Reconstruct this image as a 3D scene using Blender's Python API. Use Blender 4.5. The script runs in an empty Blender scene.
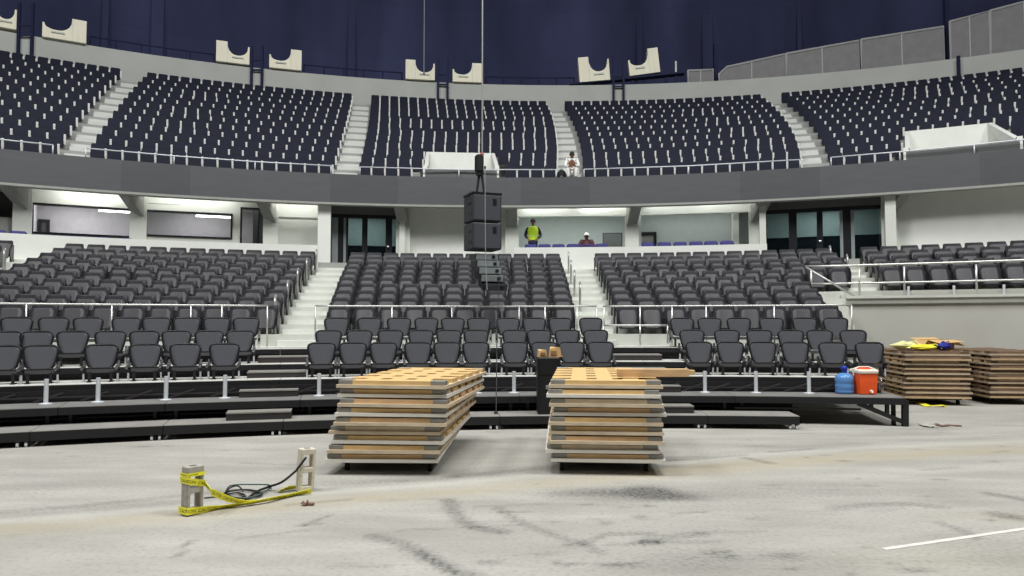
import bpy, math, random
import numpy as np
from mathutils import Matrix, Vector
random.seed(7)
SC = bpy.context.scene
COL = SC.collection
F = 720.0
T = math.atan(34/720.0)
CAMZ = 1.6

# ------------------------------------------------------------------ placing
def proj(x, y, z):
    d = y*math.cos(T) + (z-CAMZ)*math.sin(T)
    if d < 0.2: d = 0.2
    return 512 + F*x/d, 288 - F*(-y*math.sin(T) + (z-CAMZ)*math.cos(T))/d
def H(py, Y):                         # height seen on row py at distance Y
    return CAMZ + Y*math.tan(T + math.atan((288-py)/F))
def at(px, py, Y):
    z = H(py, Y)
    d = Y*math.cos(T) + (z-CAMZ)*math.sin(T)
    return Vector(((px-512)/F*d, Y, z))
def ground(px, py, h=0.0):
    e = T + math.atan((288-py)/F)
    return at(px, py, (h-CAMZ)/math.tan(e))
class Arc:
    def __init__(s, X0, Y0, R): s.X0, s.Y0, s.R = X0, Y0, R
    def pt(s, a, z=0.0, dr=0.0):
        r = s.R + dr
        return Vector((s.X0 + r*math.sin(a), s.Y0 + r*math.cos(a), z))
    def ang(s, px, z=0.0):
        lo, hi = -1.25, 1.25
        for _ in range(40):
            m = (lo+hi)/2
            p = s.pt(m, z)
            if p.y < 0.3: q = -1e9 if m < 0 else 1e9
            else: q = proj(p.x, p.y, z)[0]
            if q < px: lo = m
            else: hi = m
        return (lo+hi)/2
    def at(s, px, z=0.0): return s.pt(s.ang(px, z), z)
def LA(Z): return Arc(0.0, -3.5, Z+3.5)            # fixed lower bowl and suites
def RA(Z): return Arc(2.0, -10.6, Z+10.6)          # retractable seating
def UA(Z):                                         # upper tier, drifting centre
    u = (Z-24.5)/13.8
    return Arc(2.7*u, -3.5-4.9*u, Z+3.5+4.9*u)

# ------------------------------------------------------------------ materials
def ramp_noise(nt, scale, lo, hi, detail=4, vec=None, stretch=None):
    tc = nt.nodes.new('ShaderNodeTexCoord')
    mp = nt.nodes.new('ShaderNodeMapping')
    nt.links.new(tc.outputs['Object'], mp.inputs['Vector'])
    if stretch: mp.inputs['Scale'].default_value = stretch
    n = nt.nodes.new('ShaderNodeTexNoise')
    n.inputs['Scale'].default_value = scale
    n.inputs['Detail'].default_value = detail
    nt.links.new(mp.outputs['Vector'], n.inputs['Vector'])
    r = nt.nodes.new('ShaderNodeMapRange')
    r.inputs['From Min'].default_value = 0.3
    r.inputs['From Max'].default_value = 0.7
    r.inputs['To Min'].default_value = lo
    r.inputs['To Max'].default_value = hi
    nt.links.new(n.outputs['Fac'], r.inputs['Value'])
    return r.outputs['Result']
def mat(name, c, rough=0.6, metal=0.0, var=0.08, scale=6.0, stretch=None, spec=0.4, emit=0.0, bump=0.0, detail=4):
    m = bpy.data.materials.new(name); m.use_nodes = True
    nt = m.node_tree; b = nt.nodes['Principled BSDF']
    b.inputs['Roughness'].default_value = rough
    b.inputs['Metallic'].default_value = metal
    b.inputs['Specular IOR Level'].default_value = spec
    if var > 0:
        f = ramp_noise(nt, scale, 1-var, 1+var, detail, stretch=stretch)
        mx = nt.nodes.new('ShaderNodeVectorMath'); mx.operation = 'SCALE'
        mx.inputs[0].default_value = c
        nt.links.new(f, mx.inputs['Scale'])
        nt.links.new(mx.outputs['Vector'], b.inputs['Base Color'])
        if bump > 0:
            bp = nt.nodes.new('ShaderNodeBump'); bp.inputs['Strength'].default_value = bump
            bp.inputs['Distance'].default_value = 0.01
            nt.links.new(f, bp.inputs['Height']); nt.links.new(bp.outputs['Normal'], b.inputs['Normal'])
    else:
        b.inputs['Base Color'].default_value = (*c, 1)
    if emit > 0:
        b.inputs['Emission Color'].default_value = (*c, 1)
        b.inputs['Emission Strength'].default_value = emit
    return m
def glass(name, tint=(0.9,0.95,0.95), refl=0.1, rough=0.02, alpha_tint=None):
    m = bpy.data.materials.new(name); m.use_nodes = True
    nt = m.node_tree
    for n in list(nt.nodes): nt.nodes.remove(n)
    o = nt.nodes.new('ShaderNodeOutputMaterial')
    t = nt.nodes.new('ShaderNodeBsdfTransparent'); t.inputs['Color'].default_value = (*tint, 1)
    g = nt.nodes.new('ShaderNodeBsdfGlossy'); g.inputs['Roughness'].default_value = rough
    g.inputs['Color'].default_value = (0.9,0.95,0.95,1)
    fr = nt.nodes.new('ShaderNodeLayerWeight'); fr.inputs['Blend'].default_value = 0.2
    ad = nt.nodes.new('ShaderNodeMath'); ad.operation = 'MULTIPLY_ADD'
    ad.inputs[1].default_value = 0.5; ad.inputs[2].default_value = refl
    nt.links.new(fr.outputs['Fresnel'], ad.inputs[0])
    mx = nt.nodes.new('ShaderNodeMixShader')
    nt.links.new(ad.outputs['Value'], mx.inputs['Fac'])
    nt.links.new(t.outputs['BSDF'], mx.inputs[1]); nt.links.new(g.outputs['BSDF'], mx.inputs[2])
    nt.links.new(mx.outputs['Shader'], o.inputs['Surface'])
    return m
def C(r, g, b):                       # sRGB 0-255 -> linear
    f = lambda v: (v/255/12.92) if v/255 <= 0.04045 else ((v/255+0.055)/1.055)**2.4
    return (f(r), f(g), f(b))
M = dict(
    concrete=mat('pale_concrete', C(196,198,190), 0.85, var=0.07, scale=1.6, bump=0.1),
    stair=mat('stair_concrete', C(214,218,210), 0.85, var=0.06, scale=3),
    upconcrete=mat('upper_concrete_dimmed', C(150,151,148), 0.85, var=0.07, scale=1.6),  # pale concrete darkened in colour for the dimmer light of the upper tier
    upstair=mat('upper_stair_concrete_dimmed', C(198,201,196), 0.85, var=0.05, scale=3),  # stair concrete with the upper tier's dimmer light put into its colour
    rimwall=mat('rim_wall_paint_dimmed', C(178,181,176), 0.8, var=0.05, scale=0.8),  # paint tone set darker for the dimmer light at the rim
    darkend=mat('dark_wood_end', C(92,76,62), 0.8, var=0.1),
    wallgrey=mat('grey_painted_wall', C(178,178,170), 0.8, var=0.05, scale=0.8, detail=6),
    white=mat('white_paint', C(222,224,218), 0.7, var=0.03, scale=2),
    offwhite=mat('offwhite_paint', C(205,208,200), 0.75, var=0.04, scale=1.2),
    cream=mat('cream_saddle_paint', C(240,236,214), 0.7, var=0.05, scale=2, stretch=(4,4,0.6)),
    fascia=mat('dark_fascia_panel', C(80,82,85), 0.6, var=0.06, scale=1.4, stretch=(1,1,4)),
    fascia2=mat('dark_fascia_panel_second', C(74,76,79), 0.6, var=0.06, scale=1.4, stretch=(1,1,4)),
    soffit=mat('soffit_grey', C(150,151,146), 0.8, var=0.05),
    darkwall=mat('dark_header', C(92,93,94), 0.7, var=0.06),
    navy=mat('navy_shell', C(58,62,90), 0.9, var=0.3, scale=0.35, stretch=(1,1,0.22), detail=5, spec=0.1),
    chair=mat('charcoal_plastic', C(52,52,56), 0.42, var=0.08, scale=9, spec=0.2),
    chairdark=mat('charcoal_seat_plastic', C(47,47,51), 0.38, var=0.08, scale=9, spec=0.25),
    rim=mat('black_plastic_rim', C(26,26,29), 0.35, var=0.05),
    mesh=mat('grey_mesh_fabric', C(80,81,86), 0.75, var=0.07, scale=60, spec=0.2),
    black=mat('black_metal', C(30,30,32), 0.5, var=0.1),
    navyseat=mat('navy_seat_plastic', C(27,30,46), 0.6, var=0.1, scale=9, spec=0.12),
    navyseat2=mat('navy_seat_pan', C(23,26,41), 0.6, var=0.1, scale=9, spec=0.12),
    whitearm=mat('white_armrest', C(240,240,236), 0.5, var=0.03),
    steel=mat('brushed_steel', C(196,196,192), 0.35, metal=0.6, var=0.05),
    galv=mat('galvanised_post', C(214,218,222), 0.45, metal=0.2, var=0.05),
    decklow=mat('low_deck_board', C(138,136,131), 0.75, var=0.1, scale=4, spec=0.2),
    deck=mat('grey_deck_board', C(196,195,190), 0.7, var=0.1, scale=5),
    deckdark=mat('dark_deck_board', C(120,119,117), 0.65, var=0.14, scale=3),
    skirt=mat('black_deck_skirt', C(26,26,28), 0.55, var=0.12),
    boxside=mat('brown_black_step', C(52,48,48), 0.6, var=0.1),
    boxtop=mat('step_tread', C(132,130,124), 0.75, var=0.1, scale=8),
    ply=mat('worn_plywood', C(206,190,164), 0.8, var=0.16, scale=5, stretch=(1,6,6), bump=0.15),
    plywhite=mat('pale_plywood', C(226,222,212), 0.8, var=0.07, scale=4),
    ply2=mat('grey_plywood_edge', C(176,158,134), 0.8, var=0.2, scale=6, stretch=(1,6,6)),
    pine=mat('yellow_pine', C(216,182,126), 0.7, var=0.13, scale=4, stretch=(1,7,7)),
    pine2=mat('orange_pine', C(208,172,128), 0.7, var=0.15, scale=4, stretch=(1,7,7)),
    brownframe=mat('dark_brown_frame', C(116,94,74), 0.8, var=0.15, scale=5),
    tan=mat('brown_plywood', C(178,152,120), 0.8, var=0.18, scale=5, stretch=(1,6,6)),
    bracket=mat('grey_steel_corner', C(140,139,134), 0.5, metal=0.3, var=0.1),
    slotshade=mat('slot_shade_brown', C(58,46,34), 0.9, var=0.05),
    rubber=mat('black_rubber', C(24,24,25), 0.8, var=0.05),
    case=mat('black_case_laminate', C(27,28,30), 0.45, var=0.1),
    speaker=mat('black_speaker_paint', C(46,49,54), 0.5, var=0.08, scale=20),
    grille=mat('dark_grille', C(58,61,67), 0.6, var=0.1, scale=80),
    linegrey=mat('grey_line_module', C(128,135,137), 0.5, var=0.06),
    strap=mat('black_strap', C(22,22,24), 0.8, var=0.05),
    chain=mat('chain_steel', C(170,170,165), 0.4, metal=0.5, var=0.05),
    redtag=mat('red_hook', C(200,70,50), 0.5, var=0.05),
    block=mat('cinder_block', C(168,163,155), 0.95, var=0.13, scale=30, bump=0.4),
    block2=mat('pale_cinder_block', C(204,198,180), 0.95, var=0.12, scale=30, bump=0.4),
    tape=mat('yellow_tape', C(246,240,64), 0.45, var=0.06),
    tapeink=mat('black_tape_print', C(24,24,20), 0.5, var=0),
    cable=mat('black_cable', C(34,38,38), 0.5, var=0.05),
    cable2=mat('green_cable', C(70,96,92), 0.5, var=0.05),
    orange=mat('orange_cooler', C(240,92,36), 0.4, var=0.04),
    lid=mat('white_cooler_lid', C(238,228,214), 0.45, var=0.04),
    jug=mat('blue_jug', C(92,140,196), 0.15, var=0.06),
    jugcap=mat('blue_cap', C(30,56,168), 0.4, var=0.04),
    clear=glass('clear_bottle', (0.86,0.9,0.9), 0.15),
    card=mat('brown_cardboard', C(206,170,118), 0.85, var=0.07, scale=8),
    carddark=mat('cardboard_inside', C(150,112,70), 0.85, var=0.07, scale=8),
    yellowbag=mat('yellow_plastic', C(226,220,60), 0.5, var=0.08),
    cleartrash=mat('pale_yellow_wrap', C(222,222,160), 0.5, var=0.08),
    bluecloth=mat('blue_cloth', C(32,40,140), 0.7, var=0.06),
    purple=mat('indigo_suite_seat', C(44,42,112), 0.55, var=0.07),
    panel=mat('grey_mesh_panel', C(132,130,132), 0.8, var=0.07, scale=3),
    panelframe=mat('panel_frame', C(172,172,172), 0.5, var=0.05),
    darksteel=mat('dark_steel', C(42,46,72), 0.7, var=0.06, spec=0.1),
    frame=mat('black_window_frame', C(20,22,26), 0.4, var=0.05),
    pane=glass('window_glass', (0.92,0.93,0.94), 0.03),
    doorpane=glass('door_glass', (0.70,0.76,0.76), 0.06),
    darkpane=glass('dark_door_glass', (0.10,0.13,0.15), 0.05, 0.05),
    roomwall=mat('suite_wall', C(196,202,200), 0.8, var=0.03),
    roomwarm=mat('glazed_room_wall', C(196,194,195), 0.8, var=0.05),
    teal=mat('concourse_wall', C(178,194,192), 0.8, var=0.05),
    lamp=mat('tube_lamp', (1.0,0.98,0.94), 0.5, var=0, emit=6.0),
    line=mat('white_floor_line', C(212,210,203), 0.8, var=0.1, scale=9),
    debris=mat('brown_debris', C(110,84,70), 0.9, var=0.2, scale=20),
    greyscrap=mat('grey_scrap', C(172,170,160), 0.9, var=0.15, scale=20),
    skin=mat('brown_skin', C(120,82,62), 0.6, var=0.03),
    hair=mat('black_hair', C(18,17,17), 0.6, var=0.05),
    vest=mat('lime_vest', C(198,232,40), 0.6, var=0.04),
    vesttape=mat('silver_vest_stripe', C(206,210,200), 0.4, var=0.02),
    darkshirt=mat('dark_shirt', C(34,38,46), 0.8, var=0.05),
    jeans=mat('dark_blue_trousers', C(34,42,70), 0.8, var=0.05),
    whiteshirt=mat('white_shirt', C(228,228,226), 0.8, var=0.04),
    redshirt=mat('dark_red_shirt', C(86,52,62), 0.8, var=0.1, scale=30),
    cap=mat('white_cap', C(232,232,226), 0.6, var=0.03),
)

# ------------------------------------------------------------------ mesh building
class MB:
    def __init__(s): s.v=[]; s.f=[]; s.mi=[]; s.M=None; s.mat=0
    def add(s, vs, fs):
        b = len(s.v)
        if s.M is not None: vs = [tuple(s.M @ Vector(p)) for p in vs]
        s.v += [tuple(p) for p in vs]
        s.f += [tuple(b+i for i in f) for f in fs]
        s.mi += [s.mat]*len(fs)
        return s
    BOXF = [(0,3,2,1),(4,5,6,7),(0,1,5,4),(1,2,6,5),(2,3,7,6),(3,0,4,7)]
    def box(s, x0,x1,y0,y1,z0,z1, c=0.0):
        if c <= 0:
            return s.add([(x0,y0,z0),(x1,y0,z0),(x1,y1,z0),(x0,y1,z0),(x0,y0,z1),(x1,y0,z1),(x1,y1,z1),(x0,y1,z1)], s.BOXF)
        # chamfered box: octagon plan, chamfered top and bottom
        def ring(i, z):
            return [(x0+c+i,y0+i,z),(x1-c-i,y0+i,z),(x1-i,y0+c+i,z),(x1-i,y1-c-i,z),(x1-c-i,y1-i,z),(x0+c+i,y1-i,z),(x0+i,y1-c-i,z),(x0+i,y0+c+i,z)]
        vs = ring(c*.6,z0)+ring(0,z0+c)+ring(0,z1-c)+ring(c*.6,z1)
        fs = [tuple(range(7,-1,-1)), tuple(range(24,32))]
        for k in range(3):
            for i in range(8):
                j=(i+1)%8
                fs.append((k*8+i,k*8+j,(k+1)*8+j,(k+1)*8+i))
        return s.add(vs, fs)
    def bar(s, p0, p1, w, h, up=(0,0,1)):
        p0=Vector(p0); p1=Vector(p1); d=(p1-p0)
        if d.length<1e-6: return s
        d=d.normalized(); up=Vector(up)
        if abs(d.dot(up))>0.98: up=Vector((0,1,0)) if abs(d.y)<0.9 else Vector((1,0,0))
        a=d.cross(up).normalized()*w/2; b=a.cross(d).normalized()*h/2
        vs=[p0-a-b,p0+a-b,p0+a+b,p0-a+b,p1-a-b,p1+a-b,p1+a+b,p1-a+b]
        return s.add(vs,[(0,1,2,3),(7,6,5,4),(0,4,5,1),(1,5,6,2),(2,6,7,3),(3,7,4,0)])
    def tube(s, pts, r, n=8, closed=False):
        pts=[Vector(p) for p in pts]; N=len(pts); vs=[]; fs=[]
        prev=None
        for i,p in enumerate(pts):
            if closed: d=pts[(i+1)%N]-pts[i-1]
            else: d=pts[min(i+1,N-1)]-pts[max(i-1,0)]
            d=d.normalized()
            if prev is None:
                u=Vector((0,0,1)) if abs(d.z)<0.9 else Vector((1,0,0))
                a=d.cross(u).normalized()
            else:
                a=(prev-d*prev.dot(d)).normalized()
            prev=a; b=d.cross(a)
            rr = r[i] if isinstance(r,(list,tuple)) else r
            for k in range(n):
                t=2*math.pi*k/n
                vs.append(p+a*math.cos(t)*rr+b*math.sin(t)*rr)
        for i in range(N if closed else N-1):
            for k in range(n):
                j=(k+1)%n; i2=(i+1)%N
                fs.append((i*n+k,i*n+j,i2*n+j,i2*n+k))
        if not closed:
            fs.append(tuple(range(n-1,-1,-1))); fs.append(tuple((N-1)*n+k for k in range(n)))
        return s.add(vs,fs)
    def lathe(s, prof, n=16, cx=0, cy=0):
        vs=[]; fs=[]
        for r,z in prof:
            for k in range(n):
                t=2*math.pi*k/n; vs.append((cx+r*math.cos(t),cy+r*math.sin(t),z))
        for i in range(len(prof)-1):
            for k in range(n):
                j=(k+1)%n; fs.append((i*n+k,i*n+j,(i+1)*n+j,(i+1)*n+k))
        fs.append(tuple(range(n-1,-1,-1))); fs.append(tuple((len(prof)-1)*n+k for k in range(n)))
        return s.add(vs,fs)
    def prism(s, poly, y0, y1):            # polygon in x,z pulled along y
        n=len(poly)
        vs=[(x,y0,z) for x,z in poly]+[(x,y1,z) for x,z in poly]
        fs=[tuple(range(n)), tuple(range(2*n-1,n-1,-1))]
        for i in range(n):
            j=(i+1)%n; fs.append((i,i+n,j+n,j))
        return s.add(vs,fs)
    def prismx(s, poly, x0, x1):           # polygon in y,z pulled along x
        n=len(poly)
        vs=[(x0,y,z) for y,z in poly]+[(x1,y,z) for y,z in poly]
        fs=[tuple(range(n-1,-1,-1)), tuple(range(n,2*n))]
        for i in range(n):
            j=(i+1)%n; fs.append((i,j,j+n,i+n))
        return s.add(vs,fs)
    def grid(s, xs, zs, full, y0, y1):     # welded solid with holes; full(i,j) tells filled cells
        vs={}; out=[]; fs=[]
        def V(i,j,k):
            key=(i,j,k)
            if key not in vs: vs[key]=len(out); out.append((xs[i],(y0,y1)[k],zs[j]))
            return vs[key]
        nx,nz=len(xs)-1,len(zs)-1
        ok=lambda i,j: 0<=i<nx and 0<=j<nz and full(i,j)
        for i in range(nx):
            for j in range(nz):
                if not ok(i,j): continue
                fs.append((V(i,j,0),V(i+1,j,0),V(i+1,j+1,0),V(i,j+1,0)))
                fs.append((V(i,j,1),V(i,j+1,1),V(i+1,j+1,1),V(i+1,j,1)))
                if not ok(i-1,j): fs.append((V(i,j,0),V(i,j+1,0),V(i,j+1,1),V(i,j,1)))
                if not ok(i+1,j): fs.append((V(i+1,j,0),V(i+1,j,1),V(i+1,j+1,1),V(i+1,j+1,0)))
                if not ok(i,j-1): fs.append((V(i,j,0),V(i,j,1),V(i+1,j,1),V(i+1,j,0)))
                if not ok(i,j+1): fs.append((V(i,j+1,0),V(i+1,j+1,0),V(i+1,j+1,1),V(i,j+1,1)))
        return s.add(out,fs)
    def arc(s, A, r0, r1, a0, a1, z0, z1, n=None, top=None):
        n = n or max(1,int(abs(a1-a0)/0.03)); vs=[]; fs=[]
        for i in range(n+1):
            a=a0+(a1-a0)*i/n
            for r,z in ((r0,z0),(r1,z0),(r1,z1),(r0,z1)): vs.append(A.pt(a,z,r-A.R))
        for i in range(n):
            for k in range(4):
                j=(k+1)%4; fs.append((i*4+k,i*4+j,i*4+4+j,i*4+4+k))
        fs.append((3,2,1,0)); fs.append((n*4,n*4+1,n*4+2,n*4+3))
        return s.add(vs,fs)
    def build(s, name, m, parent=None, smooth=False, bevel=0.0):
        me=bpy.data.meshes.new(name)
        me.from_pydata(s.v,[],s.f)
        for x in (m if isinstance(m,(list,tuple)) else [m]): me.materials.append(M[x] if isinstance(x,str) else x)
        if any(s.mi): me.polygons.foreach_set('material_index', s.mi)
        if smooth: me.polygons.foreach_set('use_smooth',[True]*len(me.polygons))
        me.update()
        o=bpy.data.objects.new(name,me); COL.objects.link(o)
        if parent is not None: o.parent=parent
        if bevel>0:
            b=o.modifiers.new('edge','BEVEL'); b.width=bevel; b.segments=2; b.limit_method='ANGLE'
        return o
def thing(name, label, cat, loc=(0,0,0), rz=0.0, group=None, rot=None):
    o=bpy.data.objects.new(name,None); COL.objects.link(o)
    o.empty_display_size=0.2
    o.location=loc; o.rotation_euler = rot if rot else (0,0,rz)
    tag(o,label,cat,group); return o
def tag(o,label,cat,group=None):
    o['label']=label; o['category']=cat
    if group: o['group']=group
    return o
def struct(mb, name, m, **k):
    o=mb.build(name,m,**k); o['kind']='structure'; return o
def copy_thing(root, loc, rz, label, group=None):
    r=root.copy(); COL.objects.link(r); r.location=loc; r.rotation_euler=(0,0,rz)
    r['label']=label
    if group: r['group']=group
    for ch in root.children:
        c=ch.copy(); COL.objects.link(c); c.parent=r
        for g in ch.children:
            d=g.copy(); COL.objects.link(d); d.parent=c
    return r
ORD='zeroth first second third fourth fifth sixth seventh eighth ninth tenth eleventh twelfth thirteenth fourteenth fifteenth sixteenth seventeenth eighteenth nineteenth twentieth twenty-first twenty-second twenty-third twenty-fourth twenty-fifth twenty-sixth twenty-seventh twenty-eighth twenty-ninth thirtieth'.split()
# ------------------------------------------------------------------ floor (stains are real dirt on the slab)
def build_floor():
    xs=np.concatenate([np.linspace(-45,-9,10)[:-1], np.arange(-9,10.01,0.055), np.linspace(10,45,10)[1:]])
    ys=np.concatenate([np.linspace(-30,3,8)[:-1], np.arange(3,12.5,0.05), np.arange(12.5,17,0.25), np.linspace(17,60,10)])
    X,Y=np.meshgrid(xs,ys,indexing='xy'); ny,nx=X.shape
    dark=np.zeros(X.shape); brown=np.zeros(X.shape); light=np.zeros(X.shape)
    rng=np.random.RandomState(3)
    def stroke(arr,pts,w,s,world=False,fade=True):
        P=[ground(*p) if not world else Vector((*p,0)) for p in pts]
        best=np.full(X.shape,1e9)
        for a,b in zip(P[:-1],P[1:]):
            dx,dy=b.x-a.x,b.y-a.y; L=dx*dx+dy*dy+1e-9
            t=np.clip(((X-a.x)*dx+(Y-a.y)*dy)/L,0,1)
            d=np.hypot(X-a.x-t*dx,Y-a.y-t*dy)
            best=np.minimum(best,d)
        arr += s*np.exp(-(best/w)**(4 if w<.13 and arr is dark else 2))
    def blob(arr,px,py,rx,ry,s):
        p=ground(px,py); arr += s*np.exp(-((X-p.x)/rx)**2-((Y-p.y)/ry)**2)
    # tyre sweeps
    stroke(dark,[(449,500),(453,511),(463,521),(477,528),(502,532)],0.075,0.55)
    stroke(dark,[(372,536),(400,543),(420,552),(436,562),(455,571),(476,577)],0.07,0.5)
    stroke(dark,[(420,553),(436,563),(455,573)],0.04,0.4)
    stroke(dark,[(498,508),(516,520),(537,529),(562,538),(584,544)],0.055,0.42); stroke(dark,[(584,544),(592,548),(600,553)],0.04,0.4)
    stroke(dark,[(584,543),(608,534),(652,534)],0.045,0.4); stroke(dark,[(644,541),(670,537),(700,534)],0.085,0.42); stroke(dark,[(645,542),(656,541)],0.04,0.6)
    stroke(dark,[(500,512),(530,512)],0.03,0.35); stroke(dark,[(553,562),(566,565),(578,564)],0.03,0.5)
    stroke(dark,[(700,533),(760,531)],0.05,0.25)
    stroke(dark,[(560,494),(600,492),(640,493),(690,498)],0.16,0.3)
    blob(dark,648,491,0.22,0.22,0.8); blob(dark,640,494,0.55,0.28,0.35); blob(dark,668,497,0.25,0.12,0.4); blob(dark,600,493,0.5,0.25,0.25); blob(light,622,492,0.05,0.22,0.35)
    stroke(dark,[(835,508),(870,505),(905,504),(940,507)],0.08,0.35)
    stroke(dark,[(990,494),(1010,497),(1030,501)],0.08,0.55)
    stroke(dark,[(940,523),(960,530),(975,538)],0.05,0.4)
    stroke(dark,[(1000,515),(1020,518)],0.12,0.5)
    stroke(dark,[(300,484),(360,482),(440,478),(520,470),(600,462)],0.10,0.28)
    stroke(dark,[(0,512),(80,506),(160,498),(215,492)],0.07,0.3)
    stroke(dark,[(300,526),(315,521),(328,516)],0.025,0.6); stroke(dark,[(300,526),(325,523)],0.025,0.5)
    stroke(dark,[(178,556),(190,540)],0.02,0.6)
    stroke(dark,[(770,452),(812,449)],0.05,0.5); stroke(dark,[(640,462),(700,459),(745,455)],0.05,0.35)
    stroke(dark,[(745,458),(770,463)],0.07,0.5); blob(dark,760,446,0.3,0.1,0.4)
    blob(dark,845,427,0.45,0.12,0.3); stroke(dark,[(818,420),(880,424),(930,424)],0.12,0.2)
    blob(dark,1015,560,0.5,0.2,0.25); blob(dark,700,560,0.35,0.25,0.25); blob(dark,786,556,0.14,0.08,0.5)
    blob(dark,990,540,0.5,0.3,0.22); blob(dark,860,560,0.6,0.2,0.12)
    blob(brown,960,560,0.9,0.3,0.35); blob(brown,1010,517,0.5,0.15,0.6)
    for px,py in ((655,543),(570,545),(648,506),(730,557),(725,552),(710,553),(640,517),(606,523)): blob(dark,px,py,0.05,0.05,0.6)
    # dusty track crossing the slab
    track=[(-60,536),(0,530),(120,521),(230,511),(320,502),(430,494),(540,484),(650,474),(760,464),(880,456),(1080,448)]
    stroke(brown,track,0.22,0.85); stroke(light,[(p[0],p[1]-9) for p in track],0.10,0.25); stroke(dark,[(p[0],p[1]-14) for p in track],0.12,0.16)
    stroke(brown,[(700,470),(800,461),(900,452),(1060,440)],0.35,0.4)
    for _ in range(150):
        cx,cy=rng.uniform(-8,9),rng.uniform(3.6,11.5); r=rng.uniform(0.02,0.05); 
        p=rng.uniform(0.25,0.7)
        dark += p*np.exp(-((X-cx)/(r*rng.uniform(1,3)))**2-((Y-cy)/r)**2)
    for _ in range(45):
        cx,cy=rng.uniform(-7,8),rng.uniform(4,11.5); a=rng.normal(0.1,0.5); L=rng.uniform(0.2,1.0)
        stroke(dark,[(cx,cy),(cx+L*math.cos(a),cy+L*math.sin(a)*0.5)],rng.uniform(0.02,0.05),rng.uniform(0.12,0.4),True)
    for _ in range(60):
        cx,cy=rng.uniform(-9,10),rng.uniform(3.6,12); 
        dark += rng.uniform(-0.10,0.13)*np.exp(-((X-cx)/rng.uniform(.4,1.6))**2-((Y-cy)/rng.uniform(.15,.5))**2)
    V=np.stack([X.ravel(),Y.ravel(),np.zeros(nx*ny)],1)
    idx=np.arange(nx*ny).reshape(ny,nx)
    Fq=np.stack([idx[:-1,:-1].ravel(),idx[:-1,1:].ravel(),idx[1:,1:].ravel(),idx[1:,:-1].ravel()],1)
    me=bpy.data.meshes.new('floor'); me.from_pydata(V.tolist(),[],Fq.tolist())
    ca=me.color_attributes.new('dirt','FLOAT_COLOR','POINT')
    d=np.stack([np.clip(dark,0,1).ravel(),np.clip(brown,0,1).ravel(),np.clip(light,0,1).ravel(),np.ones(nx*ny)],1)
    ca.data.foreach_set('color',d.astype(np.float32).ravel())
    o=bpy.data.objects.new('floor',me); COL.objects.link(o); o['kind']='structure'
    m=bpy.data.materials.new('worn_concrete_floor'); m.use_nodes=True; nt=m.node_tree; b=nt.nodes['Principled BSDF']
    b.inputs['Roughness'].default_value=0.75; b.inputs['Specular IOR Level'].default_value=0.25
    at_=nt.nodes.new('ShaderNodeVertexColor'); at_.layer_name='dirt'
    sp=nt.nodes.new('ShaderNodeSeparateColor'); nt.links.new(at_.outputs['Color'],sp.inputs['Color'])
    def mixc(a,bc,fac,ty='MIX'):
        n=nt.nodes.new('ShaderNodeMix'); n.data_type='RGBA'; n.blend_type=ty
        if isinstance(a,tuple): n.inputs['A'].default_value=(*a,1)
        else: nt.links.new(a,n.inputs['A'])
        if isinstance(bc,tuple): n.inputs['B'].default_value=(*bc,1)
        else: nt.links.new(bc,n.inputs['B'])
        if isinstance(fac,float): n.inputs['Factor'].default_value=fac
        else: nt.links.new(fac,n.inputs['Factor'])
        return n.outputs['Result']
    def mth(op,a,bv):
        n=nt.nodes.new('ShaderNodeMath'); n.operation=op
        for i,x in enumerate((a,bv)):
            if isinstance(x,(int,float)): n.inputs[i].default_value=x
            else: nt.links.new(x,n.inputs[i])
        return n.outputs['Value']
    n1=ramp_noise(nt,0.55,0.0,1.0,8,stretch=(1,2.2,1)); n2=ramp_noise(nt,3.0,0.0,1.0,8,stretch=(0.7,2.4,1)); n3=ramp_noise(nt,26,0.0,1.0,4); n4=ramp_noise(nt,1.3,0,1,10,stretch=(0.5,2.0,1))
    c=mixc(C(176,174,166),C(152,149,141),n1)
    c=mixc(c,C(150,149,145),mth('MULTIPLY',n2,0.5))
    c=mixc(c,C(192,190,183),mth('MULTIPLY',mth('POWER',n4,2.0),0.5))
    c=mixc(c,C(134,132,127),mth('MULTIPLY',mth('POWER',n3,3.0),0.5))
    c=mixc(c,C(168,158,134),mth('MULTIPLY',sp.outputs['Green'],mth('ADD',0.35,mth('MULTIPLY',n2,0.45))))
    c=mixc(c,C(206,206,199),mth('MULTIPLY',sp.outputs['Blue'],0.8))
    c=mixc(c,C(70,70,70),mth('MULTIPLY',sp.outputs['Red'],mth('ADD',0.45,mth('MULTIPLY',n3,0.6))))
    nt.links.new(c,b.inputs['Base Color'])
    bp=nt.nodes.new('ShaderNodeBump'); bp.inputs['Strength'].default_value=0.15; bp.inputs['Distance'].default_value=0.01
    nt.links.new(n3,bp.inputs['Height']); nt.links.new(bp.outputs['Normal'],b.inputs['Normal'])
    me.materials.append(m)
build_floor()
# painted white line
mb=MB(); a=ground(884,549,0.003); b_=ground(1064,523,0.003)
mb.bar((a.x,a.y,0.002),(b_.x,b_.y,0.002),0.045,0.004)
struct(mb,'floor_line','line')

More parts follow.
